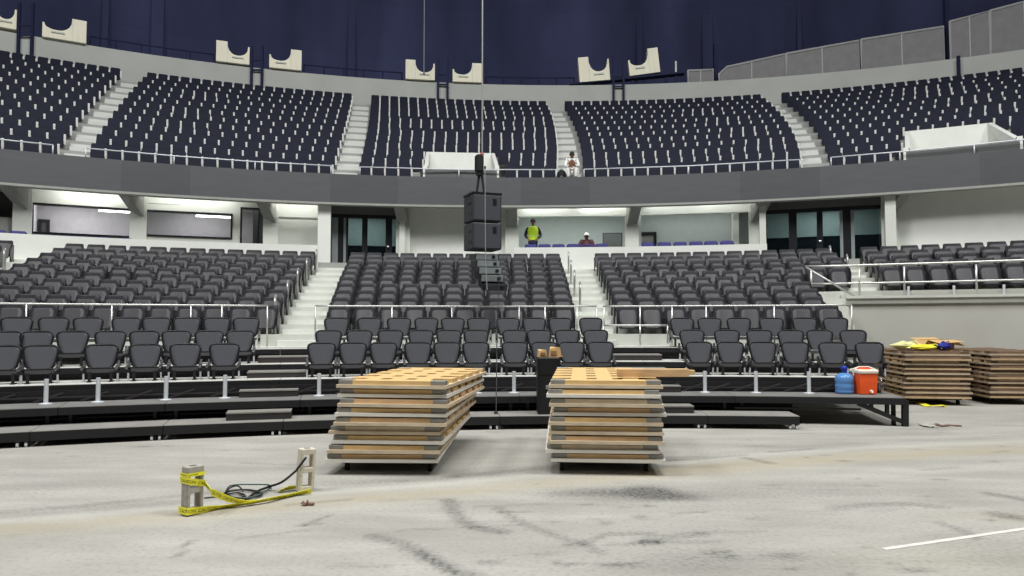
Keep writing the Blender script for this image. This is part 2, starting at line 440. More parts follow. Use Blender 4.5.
# ------------------------------------------------------------------ bowl measurements
NL,NU=10,12
WALK=1.10
LZ=lambda i:16.1+0.78*i
Ltop=lambda i:1.96+0.2055*i
Ldeck=lambda i:Ltop(i)-0.62
UZ=lambda i:25.9+1.04*i
Uarm=lambda i:6.94+0.54*i
Udeck=lambda i:Uarm(i)-0.40
def loft(rows, a0, a1, n=None):
    """rows: list of (Arc, z) swept over a shared angle"""
    n=n or max(2,int(abs(a1-a0)/0.025)); vs=[]; fs=[]; k=len(rows)
    for i in range(n+1):
        a=a0+(a1-a0)*i/n
        for A,z in rows: vs.append(A.pt(a,z))
    for i in range(n):
        for j in range(k):
            j2=(j+1)%k
            fs.append((i*k+j,i*k+j2,(i+1)*k+j2,(i+1)*k+j))
    fs.append(tuple(range(k-1,-1,-1))); fs.append(tuple(n*k+j for j in range(k)))
    return vs,fs
def terrace(name, arc, Zf, deck, r0, r1, backZ, base, a0, a1, m, z_first=None):
    prof=[(arc(Zf(r0)),base)]
    for i in range(r0,r1+1):
        prof.append((arc(Zf(i)),deck(i)))
        prof.append((arc(Zf(i+1) if i<r1 else backZ),deck(i)))
    prof.append((arc(backZ),base))
    mb=MB(); mb.add(*loft(prof,a0,a1)); return struct(mb,name,m)
LZf=lambda i:LZ(i)-0.45
UZf=lambda i:UZ(i)-0.52
Aw=LA(24.0)
aL=LA(20).ang(-330,2.5); aR=LA(20).ang(1330,2.5); aS=LA(LZf(4)).ang(846,2.1)
terrace('floor_lower_terrace',LA,LZf,Ldeck,0,9,24.1,0.0,aL,aS,'concrete')
terrace('floor_side_terrace',LA,LZf,Ldeck,4,9,24.1,0.0,aS,aR,'wallgrey')
# walkway behind the retractable rows
mb=MB(); mb.add(*loft([(LA(14.75),.9),(LA(14.75),WALK),(LA(15.7),WALK),(LA(15.7),.9)],aL,LA(15).ang(838,1.1))); struct(mb,'floor_walkway','concrete')
# curb line along the top of the side wall
mb=MB(); mb.arc(LA(LZf(4)),LA(LZf(4)).R-0.06,LA(LZf(4)).R+0.1,aS,aR,Ldeck(4)-0.13,Ldeck(4)-0.09); struct(mb,'trim_1','soffit')
mb=MB(); mb.arc(LA(LZf(4)),LA(LZf(4)).R-0.05,LA(LZf(4)).R+0.12,aS,aR,Ldeck(4)-0.0,Ldeck(4)+0.06); struct(mb,'trim_2','concrete')

# ------------------------------------------------------------------ aisle stairs of the fixed bowl
def pxang(arc,px,z): return arc.ang(px,z)
def bound(px9,px0):                       # angle of a block edge per row
    a9=LA(LZ(9)).ang(px9,Ltop(9)-0.3); a0=LA(LZ(0)).ang(px0,Ltop(0)-0.3)
    return lambda i: a0+(a9-a0)*i/9.0
EDGES=dict(z0=bound(13,-75), l0=bound(62,-75), l1=bound(316,279), c0=bound(349,326), c1=bound(561,576),
           r0=bound(594,616), r1=bound(834,846), s0=bound(860,912))
def lower_stair(e0,e1,rows,name='floor_stair'):
    mb=MB()
    for i in rows:
        A=LA(LZf(i)); h0=Ldeck(i-1) if i>0 else WALK; h1=Ldeck(i)
        a0=EDGES[e0](i)+0.001; a1=EDGES[e1](i)-0.001
        mb.arc(A,A.R-0.39,A.R+0.02,a0,a1,h0-0.02,(h0+h1)/2,3)
    h1=Ldeck(9); A=LA(24.0)
    i=9; a0=EDGES[e0](9); a1=EDGES[e1](9)
    mb.arc(A,A.R-0.45,A.R+2.4,a0-0.004,a1+0.02,h1-0.02,h1+0.14,3)
    return struct(mb,name,'stair')
lower_stair('l1','c0',range(0,10)); lower_stair('c1','r0',range(0,10)); lower_stair('r1','s0',range(5,10)); lower_stair('z0','l0',range(0,10))

# ------------------------------------------------------------------ parapet, suites, columns
PAR=4.09
def parapet(name,p0,p1):
    A=LA(24.0); mb=MB(); mb.arc(A,A.R,A.R+0.16,A.ang(p0,4),A.ang(p1,4),2.9,PAR); return struct(mb,name,'white')
parapet('wall_parapet_left',-330,318); parapet('wall_parapet_right',514,767)
A=LA(24.0)
mb=MB(); mb.arc(A,A.R+0.1,A.R+6.5,aL,aR,3.37,3.54); struct(mb,'floor_suite','soffit')
mb=MB(); mb.arc(A,A.R+0.62,A.R+6.5,aL,aR,5.74,5.9); struct(mb,'ceiling_suite','offwhite')
def seg(Z,p0,p1,z):                       # flat frame along a chord: local x along, y outwards
    A=LA(Z); a=A.at(p0,z); b=A.at(p1,z); d=(b-a); L=d.length; d.normalize()
    n=Vector((-d.y,d.x,0))
    m=Matrix(((d.x,n.x,0,a.x),(d.y,n.y,0,a.y),(0,0,1,0),(0,0,0,1)))
    return m,L
def sx(Mx,px,z):                          # local x where the chord meets a picture column
    lo,hi=-5.0,40.0
    for _ in range(40):
        m=(lo+hi)/2; p=Mx@Vector((m,0,z))
        if proj(p.x,p.y,z)[0]<px: lo=m
        else: hi=m
    return (lo+hi)/2
def wallseg(name,Z,p0,p1,z0,z1,m,holes=(),th=0.18):
    Mx,L=seg(Z,p0,p1,(z0+z1)/2)
    hs=[(sx(Mx,h[0],(h[2]+h[3])/2),sx(Mx,h[1],(h[2]+h[3])/2),h[2],h[3]) for h in holes]
    xs=sorted(set([0,L]+[x for h in hs for x in h[:2]])); zs=sorted(set([z0,z1]+[z for h in hs for z in h[2:]]))
    def full(i,j):
        x=(xs[i]+xs[i+1])/2; z=(zs[j]+zs[j+1])/2
        return not any(h[0]<x<h[1] and h[2]<z<h[3] for h in hs)
    mb=MB(); mb.M=Mx; mb.grid(xs,zs,full,0,th); o=struct(mb,name,m)
    return Mx,hs
def framed(name,Mx,h,fm,pm,fw=0.06,cols=None):
    """a window or door: frame and pane(s) in the wall opening h=(x0,x1,z0,z1)"""
    x0,x1,z0,z1=h
    xs=[x0,x0+fw,x1-fw,x1]; zs=[z0,z0+fw,z1-fw,z1]
    mb=MB(); mb.M=Mx; mb.grid(xs,zs,lambda i,j: not(i==1 and j==1),-0.04,0.12)
    root=bpy.data.objects.new(name,None); COL.objects.link(root); root['kind']='structure'
    mb.build('window_frame',fm,root)
    p=MB(); p.M=Mx; p.box(x0+fw*.5,x1-fw*.5,0.03,0.045,z0+fw*.5,z1-fw*.5); p.build('window_pane',pm,root)
    return root
# glazed rooms
Mx,hs=wallseg('wall_suite_glazed',25.6,20,136,3.5,5.75,'offwhite',[(31,133.5,4.28,5.22)])
framed('window_1',Mx,hs[0],'frame','pane')
Mx,hs=wallseg('wall_suite_glazed',25.6,136,271,3.5,5.75,'offwhite',[(145,232.5,4.36,5.22),(240,268,3.6,5.46)])
framed('window_2',Mx,hs[0],'frame','pane'); framed('window_3',Mx,hs[1],'frame','pane')
wallseg('wall_suite_recess',25.6,271,319,3.5,5.75,'offwhite')
mb=MB(); mb.M,L=seg(25.55,272,318,5); mb.box(0,L,0,0.04,5.17,5.20); struct(mb,'trim_3','soffit')
mb=MB(); mb.M,L=seg(25.57,145,240,5); mb.box(0,L,0,0.03,5.42,5.44); struct(mb,'trim_4','soffit')
# dark recess at the far left, beyond the first column
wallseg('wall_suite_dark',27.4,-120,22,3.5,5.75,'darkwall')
mb=MB(); mb.M,L=seg(25.6,-120,20,5); mb.box(0,L,0.0,0.1,3.54,4.72); struct(mb,'wall_suite_low','soffit')
# rooms behind the glass
for nm,p0,p1 in (('wall_room_back',22,138),('wall_room_back',138,330)):
    wallseg(nm,28.8,p0-14,p1+6,3.5,5.75,'roomwarm')
def radial(name,px,Z0,Z1,z0,z1,th,m):
    p=LA(Z0).at(px,(z0+z1)/2); a=LA(Z0).ang(px,(z0+z1)/2); q=LA(Z1).pt(a)
    mb=MB(); d=(q-p); d.z=0; L=d.length; d.normalize(); n=Vector((d.y,-d.x,0))
    mb.M=Matrix(((n.x,d.x,0,p.x),(n.y,d.y,0,p.y),(0,0,1,0),(0,0,0,1)))
    mb.box(-th/2,th/2,0,L,z0,z1); return struct(mb,name,m)
radial('wall_room_side',140,25.8,28.9,3.5,5.75,0.15,'roomwarm'); radial('wall_room_side',28,25.8,28.9,3.5,5.75,0.12,'roomwarm')
radial('wall_room_side',255,26.9,28.9,3.5,5.75,0.15,'darkwall'); radial('wall_room_side',268,25.8,28.9,3.5,5.75,0.1,'roomwarm')
# dark door at the back of the first room
Mx,L=seg(28.7,20,60,4.3)
x0,x1=sx(Mx,38,4.5),sx(Mx,49.5,4.5)
root=bpy.data.objects.new('door_1',None); COL.objects.link(root); root['kind']='structure'
mb=MB(); mb.M=Mx; mb.grid([x0,x0+.1,x1-.1,x1],[3.55,5.0,5.1],lambda i,j: not(i==1 and j==0),-0.06,0.06); mb.build('door_frame','frame',root)
mb=MB(); mb.M=Mx; mb.box(x0+.1,x1-.1,-0.01,0.03,3.56,5.0); mb.build('door_leaf','darkwall',root)
# open boxes with seats
def beam(p0,p1):
    mb=MB(); mb.M,L=seg(25.6,p0,p1,5.5); mb.box(0,L,0,0.25,5.36,5.75); struct(mb,'wall_suite_beam','offwhite')
beam(514,636); beam(636,756)
wallseg('wall_box_back',28.6,508,640,3.5,5.75,'roomwall'); wallseg('wall_box_back',27.6,634,762,3.5,5.75,'roomwall')
radial('wall_box_side',516,25.6,28.8,3.5,5.75,0.2,'roomwall'); radial('wall_box_side',629,25.6,28.8,3.5,5.75,0.2,'roomwall')
radial('wall_box_side',640,25.6,28.8,3.5,5.75,0.1,'roomwall'); radial('wall_box_side',736,26.0,28.8,3.5,5.75,0.2,'white')
Mx,L=seg(27.5,634,660,4.5); x0,x1=sx(Mx,637,4.5),sx(Mx,656.5,4.5)
root=bpy.data.objects.new('door_2',None); COL.objects.link(root); root['kind']='structure'
mb=MB(); mb.M=Mx; mb.grid([x0,x0+.1,x1-.1,x1],[3.55,4.87,4.99],lambda i,j: not(i==1 and j==0),-0.06,0.06); mb.build('door_frame','frame',root)
mb=MB(); mb.M=Mx; mb.box(x0+.1,x1-.1,0.0,0.04,3.56,4.87); mb.build('door_leaf','soffit',root)
# plain walls
wallseg('wall_suite_plain',25.7,402,518,3.0,5.75,'white'); wallseg('wall_suite_plain',25.5,893,1040,3.0,5.75,'white'); wallseg('wall_suite_plain',25.5,1040,1330,3.0,5.75,'white')
# white end wall beside the first entrance, short end wall beside the second one
radial('wall_entrance_side',324,24.76,27.2,2.9,5.75,0.42,'white'); radial('wall_entrance_side',891,24.7,27.2,2.9,5.75,0.30,'offwhite')
radial('wall_entrance_side',402,25.2,27.2,2.9,5.75,0.2,'offwhite'); radial('wall_entrance_side',763,24.9,27.2,2.9,5.75,0.2,'offwhite')
wallseg('wall_entrance_header',25.6,328,402,5.37,5.75,'darkwall'); wallseg('wall_entrance_header',25.4,764,888,5.36,5.75,'darkwall')
def entrance(name,Z,p0,p1,zt,stiles,posts,split,handle):
    Mx,L=seg(Z,p0,p1,4.3); zb=3.33
    X=lambda px: sx(Mx,px,4.3)
    root=bpy.data.objects.new(name,None); COL.objects.link(root); root['kind']='structure'
    mb=MB(); mb.M=Mx; mb.box(0,L,-0.05,0.08,zt-0.13,zt)
    mb.build('door_header','frame',root)
    for a,b in stiles:
        mb=MB(); mb.M=Mx; mb.box(X(a),X(b),-0.05,0.08,zb,zt-0.13); mb.build('door_stile','frame',root)
    for a,b in posts:
        mb=MB(); mb.M=Mx; mb.box(X(a),X(b),-0.07,0.02,zb,zt-0.13); mb.build('door_post','linegrey',root)
    mb=MB(); mb.M=Mx; mb.box(0,L,0.02,0.035,split,zt-0.1); mb.build('door_pane','doorpane',root)
    mb=MB(); mb.M=Mx; mb.box(0,L,0.02,0.035,zb,split); mb.build('door_pane_lower','darkpane',root)  # lower pane, darker glass than the one above the split
    mb=MB(); mb.M=Mx; mb.tube([(X(handle)-.03,-0.1,4.25),(X(handle)+.03,-0.1,4.25)],0.03); mb.build('door_handle','steel',root)
    for q in (p0+1,p1-1): pass
entrance('door_3',25.7,329,398.5,5.37,[(329,332),(338,343.5),(346,348),(362,367.5),(385.5,392),(396.5,398.5)],[(332,338),(343.5,346)],4.28,388)
entrance('door_4',25.5,764,885.5,5.36,[(764,767),(789,797),(817,823),(843,851),(883,885.5)],[(840,843),(851,854.5)],4.42,820)
wallseg('wall_concourse_back',28.6,322,412,3.3,5.75,'teal'); wallseg('wall_concourse_back',28.6,752,905,3.3,5.75,'teal')
# columns and sloping brackets under the fascia
COLS=[22,138,270.5,403,512,632,756.5,890]
for k,px in enumerate(COLS):
    zc=4.6; A=LA(25.35); a=A.ang(px,zc); p=A.pt(a)
    mb=MB(); mb.M=Matrix.Translation(p)@Matrix.Rotation(-a,4,'Z')
    mb.box(-0.24,0.24,0,0.45,3.4,5.75); struct(mb,'wall_column','offwhite')
    mb=MB(); mb.M=Matrix.Translation(p)@Matrix.Rotation(a*.7,4,'Z')
    mb.prismx([(-0.66,5.58),(0.04,4.95),(0.04,5.58)],-0.18,0.18); struct(mb,'wall_bracket','soffit')
# fascia band and slab
A=LA(24.5); FB,FT=5.586,6.55
pxs=[-330,-120,0,60,121,190,262,330,398,460,521,590,660,740,820,900,980,1060,1330]
for k in range(len(pxs)-1):
    mb=MB(); mb.arc(A,A.R,A.R+0.2,A.ang(pxs[k],6),A.ang(pxs[k+1],6),FB,FT); struct(mb,'wall_fascia','fascia2' if k%3==1 else 'fascia')
mb=MB(); mb.arc(A,A.R-0.03,A.R+0.3,aL,aR,FB-0.07,FB); struct(mb,'trim_5','soffit')
mb=MB(); mb.arc(A,A.R+0.1,A.R+1.6,aL,aR,5.9,Udeck(0)); struct(mb,'floor_upper_slab','soffit')

# ------------------------------------------------------------------ upper terrace with two entrance pits
uL=UA(30).ang(-330,9); uR=UA(30).ang(1330,9)
def ub(pxt,pxb):
    a9=UA(UZ(11)).ang(pxt,Uarm(11)); a0=UA(UZ(0)).ang(pxb,Uarm(0))
    return lambda i: a0+(a9-a0)*i/11.0
UE=dict(a0=ub(-330,-330),a1=ub(121,59),b0=ub(146,89),b1=ub(352.5,333),c0=ub(370.5,358),c1=ub(547,556.5),
        d0=ub(564,582),d1=ub(762,802),e0=ub(781,829),e1=ub(1290,1290))
PITS=[(425,497,428.5,493.5,152.5,29.0),(906,1020,908,991,None,29.4)]      # px at the front (l,r), px at the back (l,r)
def pit_angles(p):
    f0,f1=UA(24.72).ang(p[0],6.8),UA(24.72).ang(p[1],6.8); b0,b1=UA(UZf(3)).ang(p[2],8.6),UA(UZf(3)).ang(p[3],8.6)
    return min(f0,b0),max(f1,b1)
def pit_row(p,i):
    f0,f1=UA(24.72).ang(p[0],6.8),UA(24.72).ang(p[1],6.8); b0,b1=UA(UZf(3)).ang(p[2],8.6),UA(UZf(3)).ang(p[3],8.6)
    u=(UZ(i)-24.72)/(UZf(3)-24.72); return f0+(b0-f0)*u,f1+(b1-f1)*u
cuts=[uL]
for p in PITS: cuts += list(pit_angles(p))
cuts.append(uR)
for k in range(len(cuts)-1):
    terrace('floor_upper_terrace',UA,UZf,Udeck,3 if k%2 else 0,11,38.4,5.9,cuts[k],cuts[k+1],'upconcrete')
PITROWS=3
for k,p in enumerate(PITS):
    a0,a1=cuts[1+2*k],cuts[2+2*k]
    zt=Udeck(3)+(0.14 if k==0 else 0.27)
    b0,b1=UA(UZf(3)).ang(p[2],zt),UA(UZf(3)).ang(p[3],zt)
    f0,f1=UA(24.72).ang(p[0],6.8),UA(24.72).ang(p[1],6.8)
    Ab=UA(UZf(3)-0.16)
    mb=MB(); mb.arc(Ab,Ab.R,Ab.R+0.14,b0,b1,5.9,zt); struct(mb,'wall_pit_back','white')
    for a,ab in ((f0,b0),(f1,b1)):
        mb=MB(); pts=[(UA(24.72).pt(a),6.0),(UA(24.72).pt(a),6.98),(UA(25.3).pt(a+(ab-a)*.13),7.06),(Ab.pt(ab),zt),(Ab.pt(ab),6.0)]
        c=UA(26).pt(a+0.01)-UA(26).pt(a); c.normalize(); off=c*0.07
        vs=[(q.x-off.x,q.y-off.y,z) for q,z in pts]+[(q.x+off.x,q.y+off.y,z) for q,z in pts]
        n=len(pts); mb.add(vs,[tuple(range(n-1,-1,-1)),tuple(range(n,2*n))]+[(i,(i+1)%n,(i+1)%n+n,i+n) for i in range(n)])
        struct(mb,'wall_pit_side','white')
    mb=MB(); mb.arc(UA(24.72),UA(24.72).R,UA(24.72).R+0.12,f0,f1,6.3,6.84); struct(mb,'wall_pit_front','darkwall')
def upper_stair(e0,e1):
    mb=MB()
    for i in range(1,12):
        A=UA(UZf(i)); h0=Udeck(i-1); h1=Udeck(i)
        for s,(f0,f1) in enumerate(((0.72,1/3),(0.36,2/3))):
            mb.arc(A,A.R-f0,A.R+0.02,UE[e0](i)+.001,UE[e1](i)-.001,h0-0.02,h0+(h1-h0)*f1,2)
    return struct(mb,'floor_upper_stair','upstair')
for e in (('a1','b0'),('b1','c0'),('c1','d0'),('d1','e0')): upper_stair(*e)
# rim wall, service ledge and the navy shell beyond
RT=14.36
A=UA(38.3); mb=MB(); mb.arc(A,A.R,A.R+0.3,uL,uR,12.3,RT); struct(mb,'wall_rim','rimwall')
A2=UA(38.6); mb=MB(); mb.arc(A2,A2.R,A2.R+4.4,uL,uR,RT-0.4,RT-0.15); struct(mb,'floor_rim_ledge','darkwall')
A3=UA(42.6); mb=MB()
prof=[(UA(42.6),12.0),(UA(42.6),17.0),(UA(42.2),20.0),(UA(41.4),23.0),(UA(40.0),26.0),(UA(37.5),29.0),(UA(37.6),29.3),(UA(40.4),26.2),(UA(42.9),20.0),(UA(43.0),12.0)]
mb.add(*loft(prof,uL,uR)); struct(mb,'wall_shell','navy',smooth=False)
for k,(px,w) in enumerate([(106,0.25),(158,0.5),(352,0.35),(640,0.3),(708,0.5),(800,0.2)]):
    a=UA(42.4).ang(px,18); mb=MB(); mb.arc(UA(42.2),UA(42.2).R,UA(42.2).R+0.3,a-w/90,a+w/90,13.5,22.5,1); struct(mb,'trim_%d'%(6+k),'navy')
# ------------------------------------------------------------------ chairs
def shell(levels, nc, yf, th):
    """curved panel: levels (half width, z); yf(x,z) gives the front face depth"""
    mb=MB(); vs=[]; k=len(levels)
    for s in (0,1):
        for w,z in levels:
            for c in range(nc+1):
                x=-w+2*w*c/nc; vs.append((x,yf(x,z)+(th if s else 0),z))
    n=nc+1; off=k*n; fs=[]
    for i in range(k-1):
        for c in range(nc):
            a=i*n+c; fs.append((a,a+1,a+n+1,a+n)); fs.append((off+a,off+a+n,off+a+n+1,off+a+1))
    for i in range(k-1):
        a=i*n; fs.append((a,a+n,off+a+n,off+a)); a=i*n+nc; fs.append((a,off+a,off+a+n,a+n))
    for c in range(nc):
        fs.append((c,off+c,off+c+1,c+1)); a=(k-1)*n+c; fs.append((a,a+1,off+a+1,off+a))
    mb.add(vs,fs); return mb
def folding_chair():
    r=thing('folding_chair','','chair')
    yf=lambda x,z: 0.02+(z-0.2)*0.2-0.5*x*x
    lv=[(.11,.215),(.15,.228),(.178,.262),(.200,.35),(.219,.44),(.226,.505),(.215,.546),(.17,.572)]
    b=shell(lv,6,yf,.025).build('backrest','mesh',r,smooth=True)
    pts=[(-w-.004,yf(w,z)+.006,z) for w,z in lv[1:]]+[(x,yf(x,.575)+.006,.578) for x in (-.12,-.04,.04,.12)]+[(w+.004,yf(w,z)+.006,z) for w,z in lv[:0:-1]]
    MB().tube(pts,.016,6).build('rim','rim',b,smooth=True)
    s=shell([(.15,.145),(.19,.16),(.2,.18),(.19,.20)],4,lambda x,z:-.03+(z-.1)*.4,.05).build('seat','black',r)
    for x in (-.15,.15):
        l=MB(); l.bar((x,-.02,0),(x,-.02,.16),.04,.03); l.box(x-.03,x+.03,-.08,.1,0,.015); l.build('leg','black',r)
    for x in (-.236,.236):
        a=MB(); a.prismx([(-.19,.205),(-.17,.245),(.05,.25),(.09,.33),(.12,.33),(.10,.1),(.02,.08),(.0,.18)],x-.02,x+.02); arm=a.build('armrest','rim',r)
        a=MB(); a.bar((x,.03,0),(x,.03,.16),.026,.04,(0,1,0)); a.build('support_post','galv',arm)
    return r
def tip_up_chair():
    r=thing('tip_up_chair','','chair')
    yf=lambda x,z:.05+(z-.2)*.22-.35*x*x
    shell([(.21,.2),(.225,.3),(.228,.5),(.226,.56),(.218,.6),(.195,.622)],4,yf,.035).build('backrest','chair',r,smooth=True)
    shell([(.18,.11),(.21,.14),(.22,.3),(.22,.46),(.20,.515),(.15,.535)],4,lambda x,z:-.23+(z-.1)*.5-.25*x*x,.07).build('seat','chairdark',r,smooth=True)
    for x in (-.238,.238):
        a=MB(); a.prismx([(-.20,.22),(-.18,.34),(-.04,.46),(.12,.5),(.12,.06),(.04,.0),(-.06,.0),(-.10,.1)],x-.016,x+.016); a.build('armrest','rim',r)
    return r
def stadium_seat():
    r=thing('stadium_seat','','seat')
    shell([(.205,.22),(.208,.45),(.198,.68),(.185,.74),(.165,.77)],2,lambda x,z:.05+(z-.2)*.2-.3*x*x,.035).build('backrest','navyseat',r)
    shell([(.17,.14),(.2,.17),(.2,.42),(.18,.46)],2,lambda x,z:-.12+(z-.14)*.2,.06).build('seat','navyseat2',r)
    a=MB(); a.bar((.228,-.12,.57),(.228,-.0,.28),.062,.09); a.build('armrest','whitearm',r)
    return r
P_FOLD=folding_chair(); P_TIP=tip_up_chair(); P_STAD=stadium_seat()
used=set()
def place(P,loc,rz,label,group):
    if P.name not in used:
        used.add(P.name); P.location=loc; P.rotation_euler=(0,0,rz); P['label']=label; P['group']=group; return P
    return copy_thing(P,loc,rz,label,group)
# front three rows on the telescopic platforms: columns read off the photograph
RZ=lambda k:12.95+0.85*k
RD=lambda k:(.66,.865,1.10)[k]
ROWS=[
 dict(L=[-38,2,40,101,145,185,224],C=[321.5,353,383.5,418,447,476,515,544.5,572,601],R=[699.5,731,763.5,796,833.5,870.5]),
 dict(L=[-28,5,36,72,110,144,176,209,240],C=[328.5,359.5,390.5,421,449,476.5,515,539.5,567.5,596],R=[692.5,727.5,760,791.5,820.5,854]),
 dict(L=[-20,16,53,87.5,126,156,186.5,216.5,246],C=[336.5,369.5,399,426.5,453,479,508.5,534.5,560.5,591],R=[682.5,710,739.5,772,805.5,836.5]),
]
BN=dict(L='below the glazed suites',C='behind the two tall wood stacks',R='behind the orange cooler')
RN=['front','second','third']
rng=random.Random(5)
for k in range(3):
    A=RA(RZ(k)); z=RD(k)
    for b in 'LCR':
        for n,px in enumerate(ROWS[k][b]):
            a=A.ang(px,z+.4); p=A.pt(a,z)
            nn=n+1 if b!='L' else len(ROWS[k][b])-n
            frm={'L':'from its stair','C':'from the left','R':'from the left'}[b]
            lab=('black mesh-backed folding chair, %s from stair, %s row %s'%(ORD[nn],RN[k],BN[b])) if b!='C' else ('black mesh-backed folding chair, %s from left, %s row %s'%(ORD[nn],RN[k],BN[b]))
            place(P_FOLD,p,-a+rng.uniform(-.03,.03),lab,'mesh-backed folding chairs on the telescopic platforms')
# fixed lower bowl
RIGHT_OVR=[842,826,822,815,806,850,850,847,840,834]
cands=[]
def fill(b,e0,e1,rows,ovr=None,left_edge=False):
    for i in rows:
        A=LA(LZ(i)); a0=EDGES[e0](i) if e0 else A.ang(-60,2.5); a1=EDGES[e1](i) if e1 else A.ang(1085,2.5)
        if ovr: a1=A.ang(ovr[i],Ltop(i)-.3)
        L=A.R*(a1-a0); n=max(1,round(L/0.53)); st=[]
        for j in range(n):
            a=a0+(a1-a0)*(j+.5)/n; p=A.pt(a,Ldeck(i)); px,py=proj(p.x,p.y,p.z+.4)
            st.append((j,a,p,px))
        vis=[s for s in st if -26<s[3]<1046]
        if b in 'ZL': vis=vis[::-1]            # counted from the stair
        for q,(j,a,p,px) in enumerate(vis): cands.append((math.hypot(p.x,p.y),b,i,q+1,a,p,px))
fill('Z',None,'z0',range(5,10)); fill('L','l0','l1',range(10)); fill('C','c0','c1',range(10)); fill('R','r0','r1',range(10),RIGHT_OVR); fill('S','s0',None,range(5,10))
FB_N=dict(Z='block beside the frame edge stair',L='block below the glazed suites',C='block behind the hanging speakers',R='block below the indigo box seats',S='block above the side wall')
FROM=dict(Z='from stair',L='from stair',C='from left',R='from left',S='from left')
cands.sort(key=lambda c:c[0])
def add_proto(mb,P,M4,slots):
    for ch in P.children:
        for o in [ch]+list(ch.children):
            mb.M=M4; mb.mat=slots[o.data.materials[0].name]
            mb.add([v.co for v in o.data.vertices],[tuple(q.vertices) for q in o.data.polygons])
rest=[]
for r,b,i,q,a,p,px in cands[:300]:
    row=i+1 if b!='S' and b!='Z' else i-4
    lab='charcoal tip-up chair, %s %s, %s row of %s'%(ORD[q],FROM[b],ORD[row],FB_N[b])
    place(P_TIP,p,-a*.62,lab,'tip-up chairs of the lower bowl')
stuff=MB(); sl={'charcoal_plastic':0,'charcoal_seat_plastic':1,'black_plastic_rim':2}
for r,b,i,q,a,p,px in cands[300:]:
    add_proto(stuff,P_TIP,Matrix.Translation(p)@Matrix.Rotation(-a*.62,4,'Z'),sl)
if stuff.v:
    o=stuff.build('tip_up_seating',['chair','chairdark','rim']); o['kind']='stuff'; tag(o,'massed charcoal tip-up chairs in the upper rows of the lower bowl','seating')
# upper tier
ucands=[]
def ufill(b,e0,e1):
    for i in range(NU):
        A=UA(UZ(i)); a0=UE[e0](i); a1=UE[e1](i)
        n=max(1,round(A.R*(a1-a0)/0.47)); vis=[]
        for j in range(n):
            a=a0+(a1-a0)*(j+.5)/n; p=A.pt(a,Udeck(i)); px,py=proj(p.x,p.y,p.z+.4)
            if not(-20<px<1042): continue
            if i<PITROWS and any(g0-.0105<a<g1+.0105 for g0,g1 in [pit_row(P,i) for P in PITS]): continue
            vis.append((a,p,px))
        if b=='A': vis=vis[::-1]
        for q,(a,p,px) in enumerate(vis): ucands.append((math.hypot(p.x,p.y,p.z),b,i,q+1,a,p,px))
for b,e0,e1 in (('A','a0','a1'),('B','b0','b1'),('C','c0','c1'),('D','d0','d1'),('E','e0','e1')): ufill(b,e0,e1)
UB_N=dict(A='upper block nearest the left edge',B='upper block over the glazed suites',C='upper block around the central pit',D='upper block over the indigo seats',E='upper block around the right-hand pit')
ucands.sort(key=lambda c:(c[2],c[0]))
RW=['lowest','second']+ORD[3:]
for r,b,i,q,a,p,px in ucands[:300]:
    fr='aisle' if b=='A' else 'left'
    lab='navy seat, white armrest, %s from %s, %s row, %s'%(ORD[q],fr,RW[i],UB_N[b])
    place(P_STAD,p,-a,lab,'navy seats of the upper tier')
stuff=MB(); sl={'navy_seat_plastic':0,'navy_seat_pan':1,'white_armrest':2}
for r,b,i,q,a,p,px in ucands[300:]:
    add_proto(stuff,P_STAD,Matrix.Translation(p)@Matrix.Rotation(-a,4,'Z'),sl)
o=stuff.build('upper_tier_seating',['navyseat','navyseat2','whitearm']); o['kind']='stuff'; tag(o,'massed navy seats with white armrests filling the upper rows','seating')
print('CHAIRS',len(cands),len(ucands))
# seats in the open boxes
def suite_chair(loc,rz,label,group,h=.83):
    r=thing('suite_chair',label,'chair',loc,rz,group)
    shell([(.18,.36),(.215,h-.26),(.222,h-.11),(.21,h-.04),(.16,h)],4,lambda x,z:.12+(z-.42)*.15-.5*x*x,.06).build('backrest','purple',r,smooth=True)
    MB().box(-.215,.215,-.3,.16,.34,.42,.02).build('seat','purple',r)
    MB().box(-.2,.2,-.12,.12,0,.34,.01).build('pedestal','black',r)
bx=[(PX,'C') for PX in (531,544.5,558.5,573,587,601.5)]+[(PX,'D') for PX in (648,664.5,680,696,711,727)]+[(PX,'A') for PX in (-3,18)]+[(PX,'B') for PX in (42,62,83,104,125)]+[(PX,'E') for PX in (288,306)]
cnt={}
for px,g in bx:
    cnt[g]=cnt.get(g,0)+1
    A=LA(24.75); a=A.ang(px,4.3); p=A.pt(a,3.54-(.0 if g in 'A' else .0))
    where={'C':'in the box with the standing man','D':'in the box with the black doorframe','A':'in the dark recess by the frame edge','B':'below the first long window','E':'in the recess by the white end wall'}[g]
    suite_chair(p,-a,'indigo suite chair, %s from left, %s'%(ORD[cnt[g]],where),'indigo chairs along the suite parapet',{'C':.76,'D':.78,'A':.72,'B':.655,'E':.64}[g])

